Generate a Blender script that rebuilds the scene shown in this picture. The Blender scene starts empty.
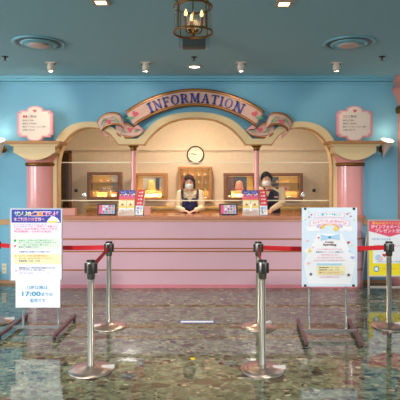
import bpy, bmesh, math, random
from mathutils import Vector, Matrix
from mathutils.geometry import tessellate_polygon
random.seed(7)
PI = math.pi
R = math.radians
C = bpy.context.scene.collection
CX, CZ, F = 0.075, 1.58, 490.0

def P(px, py, Y):
    """world point seen at pixel px,py when it stands Y metres away (used as a measuring tool)"""
    return Vector((CX + (px - 200) * Y / F, Y, CZ + (178 - py) * Y / F))

# ------------------------------------------------------------------ materials
def lin(c):
    c = c / 255.0
    return c / 12.92 if c <= 0.04045 else ((c + 0.055) / 1.055) ** 2.4
def rgb(t):
    return (lin(t[0]), lin(t[1]), lin(t[2]), 1)
MATS = {}
def mat(name, col, rough=0.5, metal=0.0, var=0.06, scale=8.0, bump=0.0, spec=0.5, emit=None, estr=0, bscale=None, stretch=None, coat=0):
    if name in MATS: return MATS[name]
    m = bpy.data.materials.new(name); m.use_nodes = True
    nt = m.node_tree; b = nt.nodes['Principled BSDF']
    tc = nt.nodes.new('ShaderNodeTexCoord')
    mp = nt.nodes.new('ShaderNodeMapping'); nt.links.new(tc.outputs['Object'], mp.inputs['Vector'])
    if stretch: mp.inputs['Scale'].default_value = stretch
    nz = nt.nodes.new('ShaderNodeTexNoise'); nz.inputs['Scale'].default_value = scale; nz.inputs['Detail'].default_value = 4
    nt.links.new(mp.outputs[0], nz.inputs['Vector'])
    mx = nt.nodes.new('ShaderNodeMix'); mx.data_type = 'RGBA'
    c = rgb(col)
    mx.inputs[6].default_value = tuple(max(0, x * (1 - var * 2)) for x in c[:3]) + (1,)
    mx.inputs[7].default_value = tuple(min(1, x * (1 + var * 2)) for x in c[:3]) + (1,)
    nt.links.new(nz.outputs['Fac'], mx.inputs[0]); nt.links.new(mx.outputs[2], b.inputs['Base Color'])
    b.inputs['Roughness'].default_value = rough; b.inputs['Metallic'].default_value = metal
    b.inputs['Specular IOR Level'].default_value = spec
    b.inputs['Coat Weight'].default_value = coat; b.inputs['Coat Roughness'].default_value = 0.08
    if emit:
        b.inputs['Emission Color'].default_value = rgb(emit); b.inputs['Emission Strength'].default_value = estr
    if bump:
        n2 = nt.nodes.new('ShaderNodeTexNoise'); n2.inputs['Scale'].default_value = bscale or scale * 6
        nt.links.new(tc.outputs['Object'], n2.inputs['Vector'])
        bp = nt.nodes.new('ShaderNodeBump'); bp.inputs['Strength'].default_value = bump; bp.inputs['Distance'].default_value = 0.01
        nt.links.new(n2.outputs['Fac'], bp.inputs['Height']); nt.links.new(bp.outputs[0], b.inputs['Normal'])
    MATS[name] = m
    return m
def glass_mat(name, tint=(255, 255, 255), refl=0.07, rough=0.02):
    m = bpy.data.materials.new(name); m.use_nodes = True
    nt = m.node_tree; nt.nodes.remove(nt.nodes['Principled BSDF'])
    out = nt.nodes['Material Output']
    tr = nt.nodes.new('ShaderNodeBsdfTransparent'); tr.inputs[0].default_value = rgb(tint)
    gl = nt.nodes.new('ShaderNodeBsdfGlossy'); gl.inputs['Roughness'].default_value = rough
    fr = nt.nodes.new('ShaderNodeLayerWeight'); fr.inputs[0].default_value = 0.25
    mu = nt.nodes.new('ShaderNodeMath'); mu.operation = 'MULTIPLY_ADD'; mu.inputs[1].default_value = 0.4; mu.inputs[2].default_value = refl
    nt.links.new(fr.outputs['Facing'], mu.inputs[0])
    mx = nt.nodes.new('ShaderNodeMixShader')
    nt.links.new(mu.outputs[0], mx.inputs[0]); nt.links.new(tr.outputs[0], mx.inputs[1]); nt.links.new(gl.outputs[0], mx.inputs[2])
    nt.links.new(mx.outputs[0], out.inputs['Surface'])
    return m

teal_ceiling = mat('teal_ceiling_paper', (146, 190, 202), 0.85, var=0.05, scale=30, bump=0.5, bscale=90)
blue_wall = mat('blue_wall_paint', (122, 180, 204), 0.7, var=0.06, scale=2.0, bump=0.15, bscale=60)
trim_blue = mat('blue_moulding', (122, 184, 204), 0.55, var=0.04)
cream = mat('cream_plaster', (228, 197, 148), 0.55, var=0.04, scale=5, bump=0.05)
tan = mat('tan_moulding_edge', (186, 128, 70), 0.5, var=0.08)
pink = mat('pink_lacquer', (218, 172, 184), 0.28, var=0.03, scale=3, coat=0.4)
pink_col = mat('pink_column', (226, 150, 146), 0.22, var=0.05, scale=6, coat=0.5)
brass = mat('brass', (132, 94, 48), 0.4, 0.9, var=0.15, scale=20)
gold_line = mat('gold_strip', (178, 110, 50), 0.35, 0.5, var=0.08)
counter_wood = mat('salmon_stone_top', (196, 128, 98), 0.22, var=0.12, scale=20, coat=0.4)
in_wall = mat('cream_wallpaper', (232, 208, 180), 0.8, var=0.04, scale=12, bump=0.1)
in_ceil = mat('inner_ceiling', (222, 200, 170), 0.85, var=0.03)
wood = mat('brown_wood', (138, 84, 44), 0.4, var=0.25, scale=4, stretch=(3, 3, 30))
wood_h = mat('golden_wood', (186, 124, 62), 0.4, var=0.2, scale=4, stretch=(4, 4, 30))
wood_l = mat('light_wood', (214, 170, 104), 0.45, var=0.15, scale=4, stretch=(2, 2, 30))
wood_d = mat('dark_wood', (62, 38, 26), 0.4, var=0.25, scale=5, stretch=(20, 20, 2))
case_in = mat('case_lining', (226, 182, 100), 0.7, var=0.06, emit=(255, 190, 96), estr=.10)  # faint emission added so the lining reads as lit
steel = mat('brushed_steel', (232, 220, 206), 0.3, 1.0, var=0.08, scale=6, stretch=(1, 1, 60))
steel_b = mat('brushed_steel_base', (214, 190, 176), 0.3, 1.0, var=0.12, scale=5)
chrome = mat('chrome', (225, 225, 225), 0.12, 1.0, var=0.02)
black = mat('black_plastic', (22, 21, 22), 0.4, var=0.1)
dark_g = mat('dark_grey_metal', (70, 66, 62), 0.35, 0.7, var=0.1)
belt_red = mat('red_belt_web', (205, 14, 28), 0.65, var=0.08, scale=120)
rail_m = mat('mauve_foot_rail', (120, 84, 88), 0.35, 0.4, var=0.12)
white = mat('white_board', (247, 247, 250), 0.45, var=0.01)
white_b = mat('pale_blue_board', (222, 236, 250), 0.45, var=0.02)
alu = mat('aluminium_frame', (196, 196, 198), 0.3, 0.85, var=0.04)
acr = glass_mat('clear_acrylic', (244, 248, 250), 0.08)
gls = glass_mat('glass', (252, 252, 250), 0.02)
edge_m = mat('acrylic_lit_edge', (255, 238, 206), 0.25, var=0.04)
skin = mat('skin', (226, 172, 142), 0.55, var=0.05, scale=20)
hair_b = mat('reddish_brown_hair', (60, 30, 24), 0.7, var=0.4, scale=40, spec=.15)
hair_k = mat('black_hair', (18, 14, 15), 0.65, var=0.4, scale=40, spec=.15)
mask_w = mat('white_face_mask', (244, 240, 238), 0.8, var=0.02)
blouse = mat('cream_blouse', (232, 206, 170), 0.8, var=0.08, scale=15, bump=0.2)
navy = mat('navy_cloth', (34, 32, 78), 0.8, var=0.15, scale=20, bump=0.2)
navy2 = mat('dark_navy_vest', (32, 30, 58), 0.75, var=0.15, scale=20, bump=0.2)
eye_m = mat('dark_eye', (24, 16, 14), 0.2, var=0.05)
def col(name, c, rough=0.5, **k): return mat(name, c, rough, var=k.pop('var', 0.03), **k)
red = col('print_red', (222, 40, 48)); heart_p = col('heart_pink', (226, 96, 110)); leaf_g = col('leaf_green', (108, 172, 128))
royal = col('print_royal_blue', (48, 60, 160)); pr_navy = col('print_navy', (74, 72, 150)); pr_pink = col('print_pink', (232, 92, 140))
pr_lpink = col('print_light_pink', (248, 200, 214)); pr_cyan = col('print_cyan', (40, 156, 208)); pr_yel = col('print_yellow', (250, 214, 70))
pr_cream = col('print_cream', (252, 240, 190)); pr_or = col('print_orange', (240, 140, 50)); pr_gr = col('print_green', (60, 170, 100))
pr_lav = col('print_lavender', (188, 176, 232)); pr_lb = col('print_light_blue', (176, 216, 244)); pr_mint = col('print_mint', (140, 214, 208))
pr_gl = col('print_pale_green', (226, 240, 220)); pr_br = col('print_brown', (120, 76, 70)); pr_k = col('print_charcoal', (60, 56, 64))
band_pink = mat('ribbon_pink', (226, 176, 158), 0.5, var=0.06, scale=10)
band_back = mat('ribbon_inner_side', (228, 158, 150), 0.5, var=0.06, scale=10)
band_gold = mat('ribbon_gold_stripe', (186, 116, 44), 0.35, 0.2, var=0.08)
band_brown = mat('ribbon_brown_edge', (92, 48, 30), 0.45, var=0.08)
letter_blue = mat('letter_blue', (44, 62, 150), 0.4, var=0.04)
letter_edge = mat('letter_gold', (198, 146, 74), 0.4, var=0.06)
plaque_p = mat('plaque_pink', (240, 150, 156), 0.4, var=0.04)
plaque_w = mat('plaque_cream', (246, 222, 204), 0.5, var=0.02)
emis_w = mat('lamp_lens', (255, 250, 240), 0.4, emit=(255, 244, 224), estr=7)
emis_v = mat('glowing_bulb', (255, 220, 160), 0.4, emit=(255, 206, 140), estr=3)
emis_c = mat('case_lamp', (255, 230, 180), 0.4, emit=(255, 210, 140), estr=1.2)

def floor_material():
    m = bpy.data.materials.new('polished_breccia_marble'); m.use_nodes = True
    nt = m.node_tree; b = nt.nodes['Principled BSDF']; N = nt.nodes.new; L = nt.links.new
    tc = N('ShaderNodeTexCoord')
    warp = N('ShaderNodeTexNoise'); warp.inputs['Scale'].default_value = 9; warp.inputs['Detail'].default_value = 5
    L(tc.outputs['Object'], warp.inputs['Vector'])
    add = N('ShaderNodeMix'); add.data_type = 'VECTOR'; add.inputs[0].default_value = 0.085
    L(tc.outputs['Object'], add.inputs[4]); L(warp.outputs['Color'], add.inputs[5])
    def chips(scale, loc, lo, hi):
        mp = N('ShaderNodeMapping'); mp.inputs['Location'].default_value = loc; mp.inputs['Rotation'].default_value = (0, 0, loc[0]); mp.inputs['Scale'].default_value = (1, 1.45, 1)
        L(add.outputs[1], mp.inputs['Vector'])
        v = N('ShaderNodeTexVoronoi'); v.inputs['Scale'].default_value = scale; v.inputs['Randomness'].default_value = 1
        L(mp.outputs[0], v.inputs['Vector'])
        sep = N('ShaderNodeSeparateColor'); L(v.outputs['Color'], sep.inputs[0])
        # chip where the cell's own random radius exceeds distance
        pick = N('ShaderNodeMapRange'); pick.inputs[1].default_value = lo; pick.inputs[2].default_value = 1.0; pick.inputs[3].default_value = 0.0; pick.inputs[4].default_value = hi
        L(sep.outputs[0], pick.inputs[0])
        gt = N('ShaderNodeMath'); gt.operation = 'SUBTRACT'; L(pick.outputs[0], gt.inputs[0]); L(v.outputs['Distance'], gt.inputs[1])
        mk = N('ShaderNodeMapRange'); mk.inputs[1].default_value = 0.0; mk.inputs[2].default_value = 0.04; L(gt.outputs[0], mk.inputs[0])
        return mk.outputs[0], sep
    base = N('ShaderNodeValToRGB'); nz = N('ShaderNodeTexNoise'); nz.inputs['Scale'].default_value = 14; nz.inputs['Detail'].default_value = 8; nz.inputs['Roughness'].default_value = 0.7
    L(add.outputs[1], nz.inputs['Vector']); L(nz.outputs['Fac'], base.inputs[0])
    e = base.color_ramp.elements
    e[0].position = 0.32; e[0].color = rgb((62, 70, 52)); e[1].position = 0.72; e[1].color = rgb((162, 166, 134))
    e2 = base.color_ramp.elements.new(0.5); e2.color = rgb((108, 114, 90))
    cur = base.outputs[0]
    layers = [(26, (1.3, .4, 0), 0.45, 0.75, [(0.0, (72, 66, 50)), (0.45, (112, 100, 82)), (0.75, (146, 142, 120)), (1, (66, 66, 50))]),
              (14, (2.1, 3, 0), 0.5, 0.66, [(0.0, (46, 42, 38)), (0.5, (66, 56, 46)), (0.8, (42, 48, 42)), (1, (96, 84, 66))]),
              (17, (.6, 7, 0), 0.84, 0.5, [(0.0, (186, 168, 136)), (0.5, (164, 142, 112)), (1, (200, 190, 164))]),
              (7, (3.4, 1, 0), 0.78, 0.6, [(0.0, (54, 48, 44)), (0.6, (96, 78, 64)), (1, (70, 74, 64))])]
    for sc, loc, lo, hi, stops in layers:
        mk, sep = chips(sc, loc, lo, hi)
        rp = N('ShaderNodeValToRGB'); L(sep.outputs[1], rp.inputs[0])
        rp.color_ramp.elements[0].color = rgb(stops[0][1]); rp.color_ramp.elements[1].color = rgb(stops[-1][1])
        for p, c in stops[1:-1]:
            q = rp.color_ramp.elements.new(p); q.color = rgb(c)
        mx = N('ShaderNodeMix'); mx.data_type = 'RGBA'; L(mk, mx.inputs[0]); L(cur, mx.inputs[6]); L(rp.outputs[0], mx.inputs[7])
        cur = mx.outputs[2]
    # thin joints between the slabs, laid on the diagonal
    mp = N('ShaderNodeMapping'); mp.inputs['Rotation'].default_value = (0, 0, R(33)); mp.inputs['Location'].default_value = (0.3, 0.55, 0)
    L(tc.outputs['Object'], mp.inputs['Vector'])
    br = N('ShaderNodeTexBrick'); br.offset = 0; br.inputs['Scale'].default_value = 1; br.inputs['Brick Width'].default_value = 1.5; br.inputs['Row Height'].default_value = 1.5
    br.inputs['Mortar Size'].default_value = 0.002; br.inputs['Mortar Smooth'].default_value = 0
    L(mp.outputs[0], br.inputs['Vector'])
    mx = N('ShaderNodeMix'); mx.data_type = 'RGBA'; L(br.outputs['Fac'], mx.inputs[0]); L(cur, mx.inputs[6]); mx.inputs[7].default_value = rgb((52, 48, 42))
    L(mx.outputs[2], b.inputs['Base Color'])
    b.inputs['Roughness'].default_value = 0.07; b.inputs['IOR'].default_value = 1.85
    w2 = N('ShaderNodeTexNoise'); w2.inputs['Scale'].default_value = 5; L(tc.outputs['Object'], w2.inputs['Vector'])
    rr = N('ShaderNodeMapRange'); rr.inputs[3].default_value = 0.025; rr.inputs[4].default_value = 0.07; L(w2.outputs['Fac'], rr.inputs[0]); L(rr.outputs[0], b.inputs['Roughness'])
    return m
floor_m = floor_material()

# ------------------------------------------------------------------ mesh builder
ORG = {}
class MB:
    def __init__(s, *mats):
        s.v = []; s.f = []; s.mi = []; s.sm = []; s.mats = list(mats); s.M = Matrix.Identity(4); s.cm = 0; s.smooth = False; s.lay = 0
    def m(s, material):
        if material not in s.mats: s.mats.append(material)
        s.cm = s.mats.index(material); return s
    def at(s, M): s.M = M; return s
    def add(s, vs, fs, smooth=None):
        o = len(s.v); s.v += [s.M @ Vector(v) for v in vs]
        for f in fs:
            s.f.append([o + i for i in f]); s.mi.append(s.cm); s.sm.append(s.smooth if smooth is None else smooth)
        return s
    def box(s, x0, x1, y0, y1, z0, z1):
        vs = [(x, y, z) for x in (x0, x1) for y in (y0, y1) for z in (z0, z1)]
        return s.add(vs, [(0, 1, 3, 2), (4, 6, 7, 5), (0, 4, 5, 1), (2, 3, 7, 6), (0, 2, 6, 4), (1, 5, 7, 3)], False)
    def rbox(s, x0, x1, y0, y1, z0, z1, r):
        """box with chamfered edges all round"""
        bm = bmesh.new(); bmesh.ops.create_cube(bm, size=1)
        for v in bm.verts: v.co = Vector((x0 + (v.co.x + .5) * (x1 - x0), y0 + (v.co.y + .5) * (y1 - y0), z0 + (v.co.z + .5) * (z1 - z0)))
        bmesh.ops.bevel(bm, geom=bm.edges[:], offset=r, segments=2, profile=.6, affect='EDGES')
        bm.verts.index_update(); s.add([v.co.copy() for v in bm.verts], [[v.index for v in f.verts] for f in bm.faces]); bm.free(); return s
    def prism(s, pts, y0, y1, smooth=False):
        """polygon in XZ extruded along Y"""
        n = len(pts); vs = [(x, y0, z) for x, z in pts] + [(x, y1, z) for x, z in pts]
        tri = tessellate_polygon([[Vector((x, z, 0)) for x, z in pts]])
        fs = [tuple(t) for t in tri] + [tuple(n + i for i in reversed(t)) for t in tri]
        s.add(vs, fs, False)
        return s.add(vs, [(i, (i + 1) % n, n + (i + 1) % n, n + i) for i in range(n)], smooth)
    def flat(s, pts, y):
        s.lay += 1; y -= s.lay * 6e-5
        tri = tessellate_polygon([[Vector((x, z, 0)) for x, z in pts]])
        return s.add([(x, y, z) for x, z in pts], [tuple(t) for t in tri], False)
    def hprism(s, pts, z0, z1):
        """polygon in XY extruded along Z"""
        n = len(pts); vs = [(x, y, z0) for x, y in pts] + [(x, y, z1) for x, y in pts]
        tri = tessellate_polygon([[Vector((x, y, 0)) for x, y in pts]])
        return s.add(vs, [tuple(t) for t in tri] + [tuple(n + i for i in reversed(t)) for t in tri] + [(i, (i + 1) % n, n + (i + 1) % n, n + i) for i in range(n)], False)
    def lathe(s, prof, c=(0, 0, 0), n=32, a0=0, a1=2 * PI, axis=None):
        full = abs(a1 - a0 - 2 * PI) < 1e-6; k = n if full else n + 1
        vs = []; c = Vector(c)
        Q = Matrix.Identity(3)
        if axis: Q = Vector(axis).to_track_quat('Z', 'Y').to_matrix()
        for r, z in prof:
            for i in range(k):
                a = a0 + (a1 - a0) * i / n
                vs.append(c + Q @ Vector((r * math.cos(a), r * math.sin(a), z)))
        fs = []
        for j in range(len(prof) - 1):
            for i in range(n):
                i2 = (i + 1) % k
                fs.append((j * k + i, j * k + i2, (j + 1) * k + i2, (j + 1) * k + i))
        return s.add(vs, fs, True)
    def cyl(s, p0, p1, r0, r1=None, n=20):
        p0 = Vector(p0); p1 = Vector(p1); r1 = r0 if r1 is None else r1; L = (p1 - p0).length
        return s.lathe([(0.0001, 0), (r0, 0), (r0, 0), (r1, L), (r1, L), (0.0001, L)], p0, n, axis=(p1 - p0))
    def tube(s, pts, r, n=8):
        pts = [Vector(p) for p in pts]; vs = []; K = len(pts)
        for j, p in enumerate(pts):
            t = (pts[min(j + 1, K - 1)] - pts[max(j - 1, 0)]).normalized(); q = t.to_track_quat('Z', 'Y').to_matrix()
            rr = r[j] if isinstance(r, (list, tuple)) else r
            for i in range(n):
                a = 2 * PI * i / n; vs.append(p + q @ Vector((rr * math.cos(a), rr * math.sin(a), 0)))
        fs = [(j * n + i, j * n + (i + 1) % n, (j + 1) * n + (i + 1) % n, (j + 1) * n + i) for j in range(K - 1) for i in range(n)]
        fs += [tuple(range(n)), tuple((K - 1) * n + i for i in range(n))]
        return s.add(vs, fs, True)
    def ell(s, c, r, n=16, rot=None):
        c = Vector(c); q = rot or Matrix.Identity(3); prof = []
        vs = []; K = n // 2 + 1
        for j in range(K):
            th = PI * j / (K - 1)
            for i in range(n):
                a = 2 * PI * i / n
                vs.append(c + q @ Vector((r[0] * math.sin(th) * math.cos(a), r[1] * math.sin(th) * math.sin(a), r[2] * math.cos(th))))
        return s.add(vs, [(j * n + i, j * n + (i + 1) % n, (j + 1) * n + (i + 1) % n, (j + 1) * n + i) for j in range(K - 1) for i in range(n)], True)
    def cap(s, p0, p1, r0, r1, n=12):
        s.ell(p0, (r0,) * 3, n); s.ell(p1, (r1,) * 3, n); return s.cyl(p0, p1, r0, r1, n)
    def text(s, body, x, z, h, y, w=None, align='CENTER', bold=0.0, italic=0):
        """lettering in the XZ plane; z is the baseline, h the letter height, w the width it is fitted to"""
        vs, fs = text_geo(body, bold); s.lay += 1; y -= s.lay * 6e-5
        if not vs: return s
        xs = [v[0] for v in vs]; x0, x1 = min(xs), max(xs); zs = [v[1] for v in vs]; z0, z1 = min(zs), max(zs)
        kz = h / max(z1 - z0, 1e-4); kx = kz if w is None else w / max(x1 - x0, 1e-4)
        W = (x1 - x0) * kx; off = {'CENTER': -W / 2, 'LEFT': 0, 'RIGHT': -W}[align]
        return s.add([(x + off + (v[0] - x0) * kx, y, z + (v[1] - z0) * kz) for v in vs], fs, False)
    def rect(s, x0, x1, z0, z1, y): return s.flat([(x0, z0), (x1, z0), (x1, z1), (x0, z1)], y)
    def disc(s, x, z, r, y, n=16, rz=None):
        return s.flat([(x + r * math.cos(2 * PI * i / n), z + (rz or r) * math.sin(2 * PI * i / n)) for i in range(n)], y)
    def build(s, name, parent=None, bevel=0, origin=None):
        me = bpy.data.meshes.new(name); o = bpy.data.objects.new(name, me)
        if parent is not None:
            org = ORG[parent]; o.parent = parent; loc = Vector((0, 0, 0))
        else:
            if origin is None:
                xs = [v.x for v in s.v]; ys = [v.y for v in s.v]; zs = [v.z for v in s.v]
                origin = ((min(xs) + max(xs)) / 2, (min(ys) + max(ys)) / 2, min(zs))
            org = Vector(origin); loc = org
        ORG[o] = org; o.location = loc
        me.from_pydata([tuple(v - org) for v in s.v], [], s.f)
        for mt in s.mats: me.materials.append(mt)
        for p, i, q in zip(me.polygons, s.mi, s.sm): p.material_index = i; p.use_smooth = q
        bm = bmesh.new(); bm.from_mesh(me); bmesh.ops.remove_doubles(bm, verts=bm.verts, dist=1e-6) if False else None
        bmesh.ops.recalc_face_normals(bm, faces=bm.faces); bm.to_mesh(me); bm.free()
        C.objects.link(o)
        if bevel:
            b = o.modifiers.new('bevel', 'BEVEL'); b.width = bevel; b.segments = 2; b.limit_method = 'ANGLE'; b.harden_normals = False
        return o

_tc = {}
def text_geo(body, bold=0.0):
    k = (body, bold)
    if k in _tc: return _tc[k]
    cu = bpy.data.curves.new('lettering', 'FONT'); cu.body = body; cu.size = 1; cu.offset = min(bold, .03 if body.isascii() else .012); cu.resolution_u = 3
    o = bpy.data.objects.new('lettering', cu); C.objects.link(o); bpy.context.view_layer.update()
    dg = bpy.context.evaluated_depsgraph_get(); me = o.evaluated_get(dg).to_mesh()
    vs = [(v.co.x, v.co.y) for v in me.vertices]; fs = [tuple(p.vertices) for p in me.polygons]
    o.evaluated_get(dg).to_mesh_clear(); bpy.data.objects.remove(o); bpy.data.curves.remove(cu)
    _tc[k] = (vs, fs); return vs, fs

def tag(o, label, cat, group=None, kind=None):
    o['label'] = label; o['category'] = cat
    if group: o['group'] = group
    if kind: o['kind'] = kind
    return o
def thing(name, label, cat, loc, group=None):
    o = bpy.data.objects.new(name, None); o.empty_display_size = 0.1; C.objects.link(o); o.location = loc; ORG[o] = Vector(loc)
    return tag(o, label, cat, group)
def struct(o): o['kind'] = 'structure'; return o
def dup(o, loc=None, label=None, rz=None, parent=None):
    c = o.copy(); C.objects.link(c); ORG[c] = Vector(loc) if loc is not None else ORG[o]
    if parent is not None: c.parent = parent
    if loc is not None: c.location = loc
    if rz is not None: c.rotation_euler = (0, 0, rz)
    if label: c['label'] = label
    for ch in [x for x in list(C.objects) if x.parent == o]: dup(ch, parent=c)
    return c
def light(kind, name, loc, energy, color, size=0.1, target=None, angle=None, blend=0.5, shape=None, sy=None):
    l = bpy.data.lights.new(name, kind); l.energy = energy; l.color = color
    if kind == 'AREA':
        l.size = size
        if sy: l.shape = 'RECTANGLE'; l.size_y = sy
    else: l.shadow_soft_size = size
    if kind == 'SPOT': l.spot_size = angle; l.spot_blend = blend
    o = bpy.data.objects.new(name, l); C.objects.link(o); o.location = loc
    if target is not None: o.rotation_euler = (Vector(target) - Vector(loc)).to_track_quat('-Z', 'Y').to_euler()
    return o
def heart(cx, cz, s, n=24, rot=0):
    pts = []
    for i in range(n):
        t = 2 * PI * i / n
        x = 16 * math.sin(t) ** 3 / 17; z = (13 * math.cos(t) - 5 * math.cos(2 * t) - 2 * math.cos(3 * t) - math.cos(4 * t)) / 17
        pts.append((cx + s * (x * math.cos(rot) - z * math.sin(rot)), cz + s * (x * math.sin(rot) + z * math.cos(rot))))
    return pts
def star(cx, cz, s, n=5):
    return [(cx + (s if i % 2 == 0 else s * .45) * math.sin(PI * i / n), cz + (s if i % 2 == 0 else s * .45) * math.cos(PI * i / n)) for i in range(2 * n)]
def leaf(cx, cz, l, w, rot):
    p = [(-l, 0), (-l * .4, w), (l * .3, w * .8), (l, 0), (l * .3, -w * .5), (-l * .4, -w * .5)]
    return [(cx + a * math.cos(rot) - b * math.sin(rot), cz + a * math.sin(rot) + b * math.cos(rot)) for a, b in p]

# ------------------------------------------------------------------ room shell
WY = 7.37                     # front face of the information booth facade
S = WY / F
def fx(d): return d * S        # pixels off the booth's centre line -> metres on the facade
def fz(py): return CZ + (178 - py) * S
CEIL = 3.1
struct(MB(floor_m).box(-7, 7, -5, 9.4, -0.1, 0).build('floor', origin=(0, 0, 0)))
struct(MB(teal_ceiling).box(-7, 7, -5, 7.51, CEIL, CEIL + 0.12).build('ceiling', origin=(0, 0, CEIL)))

def smooth_line(pts, n=6):
    """Catmull-Rom through points"""
    out = []
    for i in range(len(pts) - 1):
        p0 = pts[max(i - 1, 0)]; p1 = pts[i]; p2 = pts[i + 1]; p3 = pts[min(i + 2, len(pts) - 1)]
        for k in range(n):
            t = k / n
            out.append(tuple(0.5 * ((2 * p1[a]) + (-p0[a] + p2[a]) * t + (2 * p0[a] - 5 * p1[a] + 4 * p2[a] - p3[a]) * t * t + (-p0[a] + 3 * p1[a] - 3 * p2[a] + p3[a]) * t ** 3) for a in range(len(p1))))
    out.append(tuple(pts[-1])); return out
inA = smooth_line([(-136.5, 165), (-135, 155), (-131.5, 146), (-125, 137), (-116.5, 130.5), (-106, 128), (-95, 129.5), (-85, 134.5), (-76.5, 145)])
inB = smooth_line([(-50, 145), (-43.5, 136.5), (-34.5, 128), (-23.5, 122), (-12, 119.3), (0, 118.5)])
outA = smooth_line([(-142, 160), (-141, 150), (-137.5, 140), (-130, 130), (-119, 124), (-106, 122), (-92, 123.3), (-80, 129), (-69, 139)])
outB = smooth_line([(-57, 139), (-49, 130.5), (-38.5, 121.5), (-26, 116), (-13, 113.2), (0, 112.4)])
def full(left):
    L = left; return L + [(-x, y) for x, y in reversed(L[:-1])]
inner = full([(-136.5, 284)] + inA + inB); outer = full([(-142, 284)] + outA + outB)
toW = lambda L: [(fx(x), fz(y)) for x, y in L]
openp = toW(full([(-139, 284)] + [(x - 2, y - 2) for x, y in inA] + [(x, y - 3) for x, y in inB]))
openp[0] = (openp[0][0], 0); openp[-1] = (openp[-1][0], 0)
wallpoly = [(-7, 0)] + openp + [(7, 0), (7, CEIL), (-7, CEIL)]
struct(MB(blue_wall).prism(wallpoly, WY, WY + 0.14).build('wall_front', origin=(0, WY, 0)))
# cream arch moulding: band strip with front face, raised inner lip
b = MB(cream); I = toW(inner); O = toW(outer)
for L in (I, O): L[0] = (L[0][0], 1.0); L[-1] = (L[-1][0], 1.0)
n = len(I)
def strip(b, I, O, yf, yb):
    n = len(I)
    vs = [(x, yf, z) for x, z in I] + [(x, yf, z) for x, z in O] + [(x, yb, z) for x, z in I] + [(x, yb, z) for x, z in O]
    fs = []
    for i in range(n - 1):
        fs += [(i, i + 1, n + i + 1, n + i), (2 * n + i, 3 * n + i, 3 * n + i + 1, 2 * n + i + 1), (i, 2 * n + i, 2 * n + i + 1, i + 1), (n + i, n + i + 1, 3 * n + i + 1, 3 * n + i)]
    fs += [(0, n, 3 * n, 2 * n), (n - 1, 3 * n - 1, 4 * n - 1, 2 * n - 1)]
    b.add(vs, fs, False)
strip(b, I, O, WY - 0.06, WY + 0.14)
struct(b.build('trim_1', origin=(0, WY, 1)))
b = MB(tan)
I2 = [(x * 0.9965, z - (0 if abs(x) > fx(134) else 0.008)) for x, z in I]
mid = [((a[0] * .9 + c[0] * .1), (a[1] * .9 + c[1] * .1)) for a, c in zip(I, O)]
strip(b, I2, mid, WY - 0.066, WY - 0.045)
struct(b.build('trim_2', origin=(0, WY, 1)))
# crown moulding and chair rail
b = MB(trim_blue)
b.prism([(-7, 3.0), (7, 3.0), (7, 3.016), (-7, 3.016)], WY - 0.03, WY)
b.prism([(-7, 3.03), (7, 3.03), (7, 3.065), (-7, 3.065)], WY - 0.05, WY)
b.prism([(-7, 3.065), (7, 3.065), (7, 3.1), (-7, 3.1)], WY - 0.09, WY)
struct(b.build('trim_3', origin=(0, WY, 3)))
for k, (x0, x1) in enumerate(((-7, -2.52), (2.52, 7))):
    z0 = fz(224.5)
    struct(MB(mat('rail_tan', (196, 150, 96), 0.45, var=0.08)).box(x0, x1, WY - 0.025, WY, z0, z0 + 0.075).box(x0, x1, WY - 0.035, WY, z0 + 0.06, z0 + 0.078).build('trim_%d' % (4 + k)))
    struct(MB(mat('skirting_tan', (180, 134, 96), 0.5, var=0.05)).box(x0, x1, WY - 0.018, WY, 0, 0.05).build('baseboard_%s' % ('left', 'right')[k]))
# interior room
BY = 9.2
struct(MB(in_wall).box(-3.2, 3.2, BY, BY + 0.15, 0, 2.95).build('wall_back'))
struct(MB(in_wall).box(-3.2, -3.05, WY + 0.14, BY, 0, 2.95).build('wall_left'))
struct(MB(in_wall).box(3.05, 3.2, WY + 0.14, BY, 0, 2.95).build('wall_right'))
struct(MB(in_ceil).box(-3.2, 3.2, WY + 0.14, BY + 0.15, 2.85, 3.1).build('ceiling_booth'))
zr = P(0, 151, BY).z
struct(MB(in_wall).box(-3.05, 3.05, BY - 0.02, BY, zr - 0.012, zr + 0.012).box(-3.05, 3.05, BY - 0.035, BY, zr + 0.012, zr + 0.03).build('trim_6'))
# dark doorway at the far left of the back wall
d0, d1 = P(58, 0, BY).x, P(69.5, 0, BY).x
door = struct(MB(wood_d).box(d0, d1, BY - 0.04, BY, 0, zr - 0.03).build('door_1'))
MB(wood).box(d1, d1 + 0.045, BY - 0.06, BY, 0, zr + 0.0).box(d0 - 0.05, d1 + 0.045, BY - 0.06, BY, zr - 0.035, zr + 0.0).build('door_frame', door)
MB(brass).cyl((d1 - 0.05, BY - 0.09, 1.02), (d1 - 0.05, BY - 0.04, 1.02), 0.02).build('door_handle', door)

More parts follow.
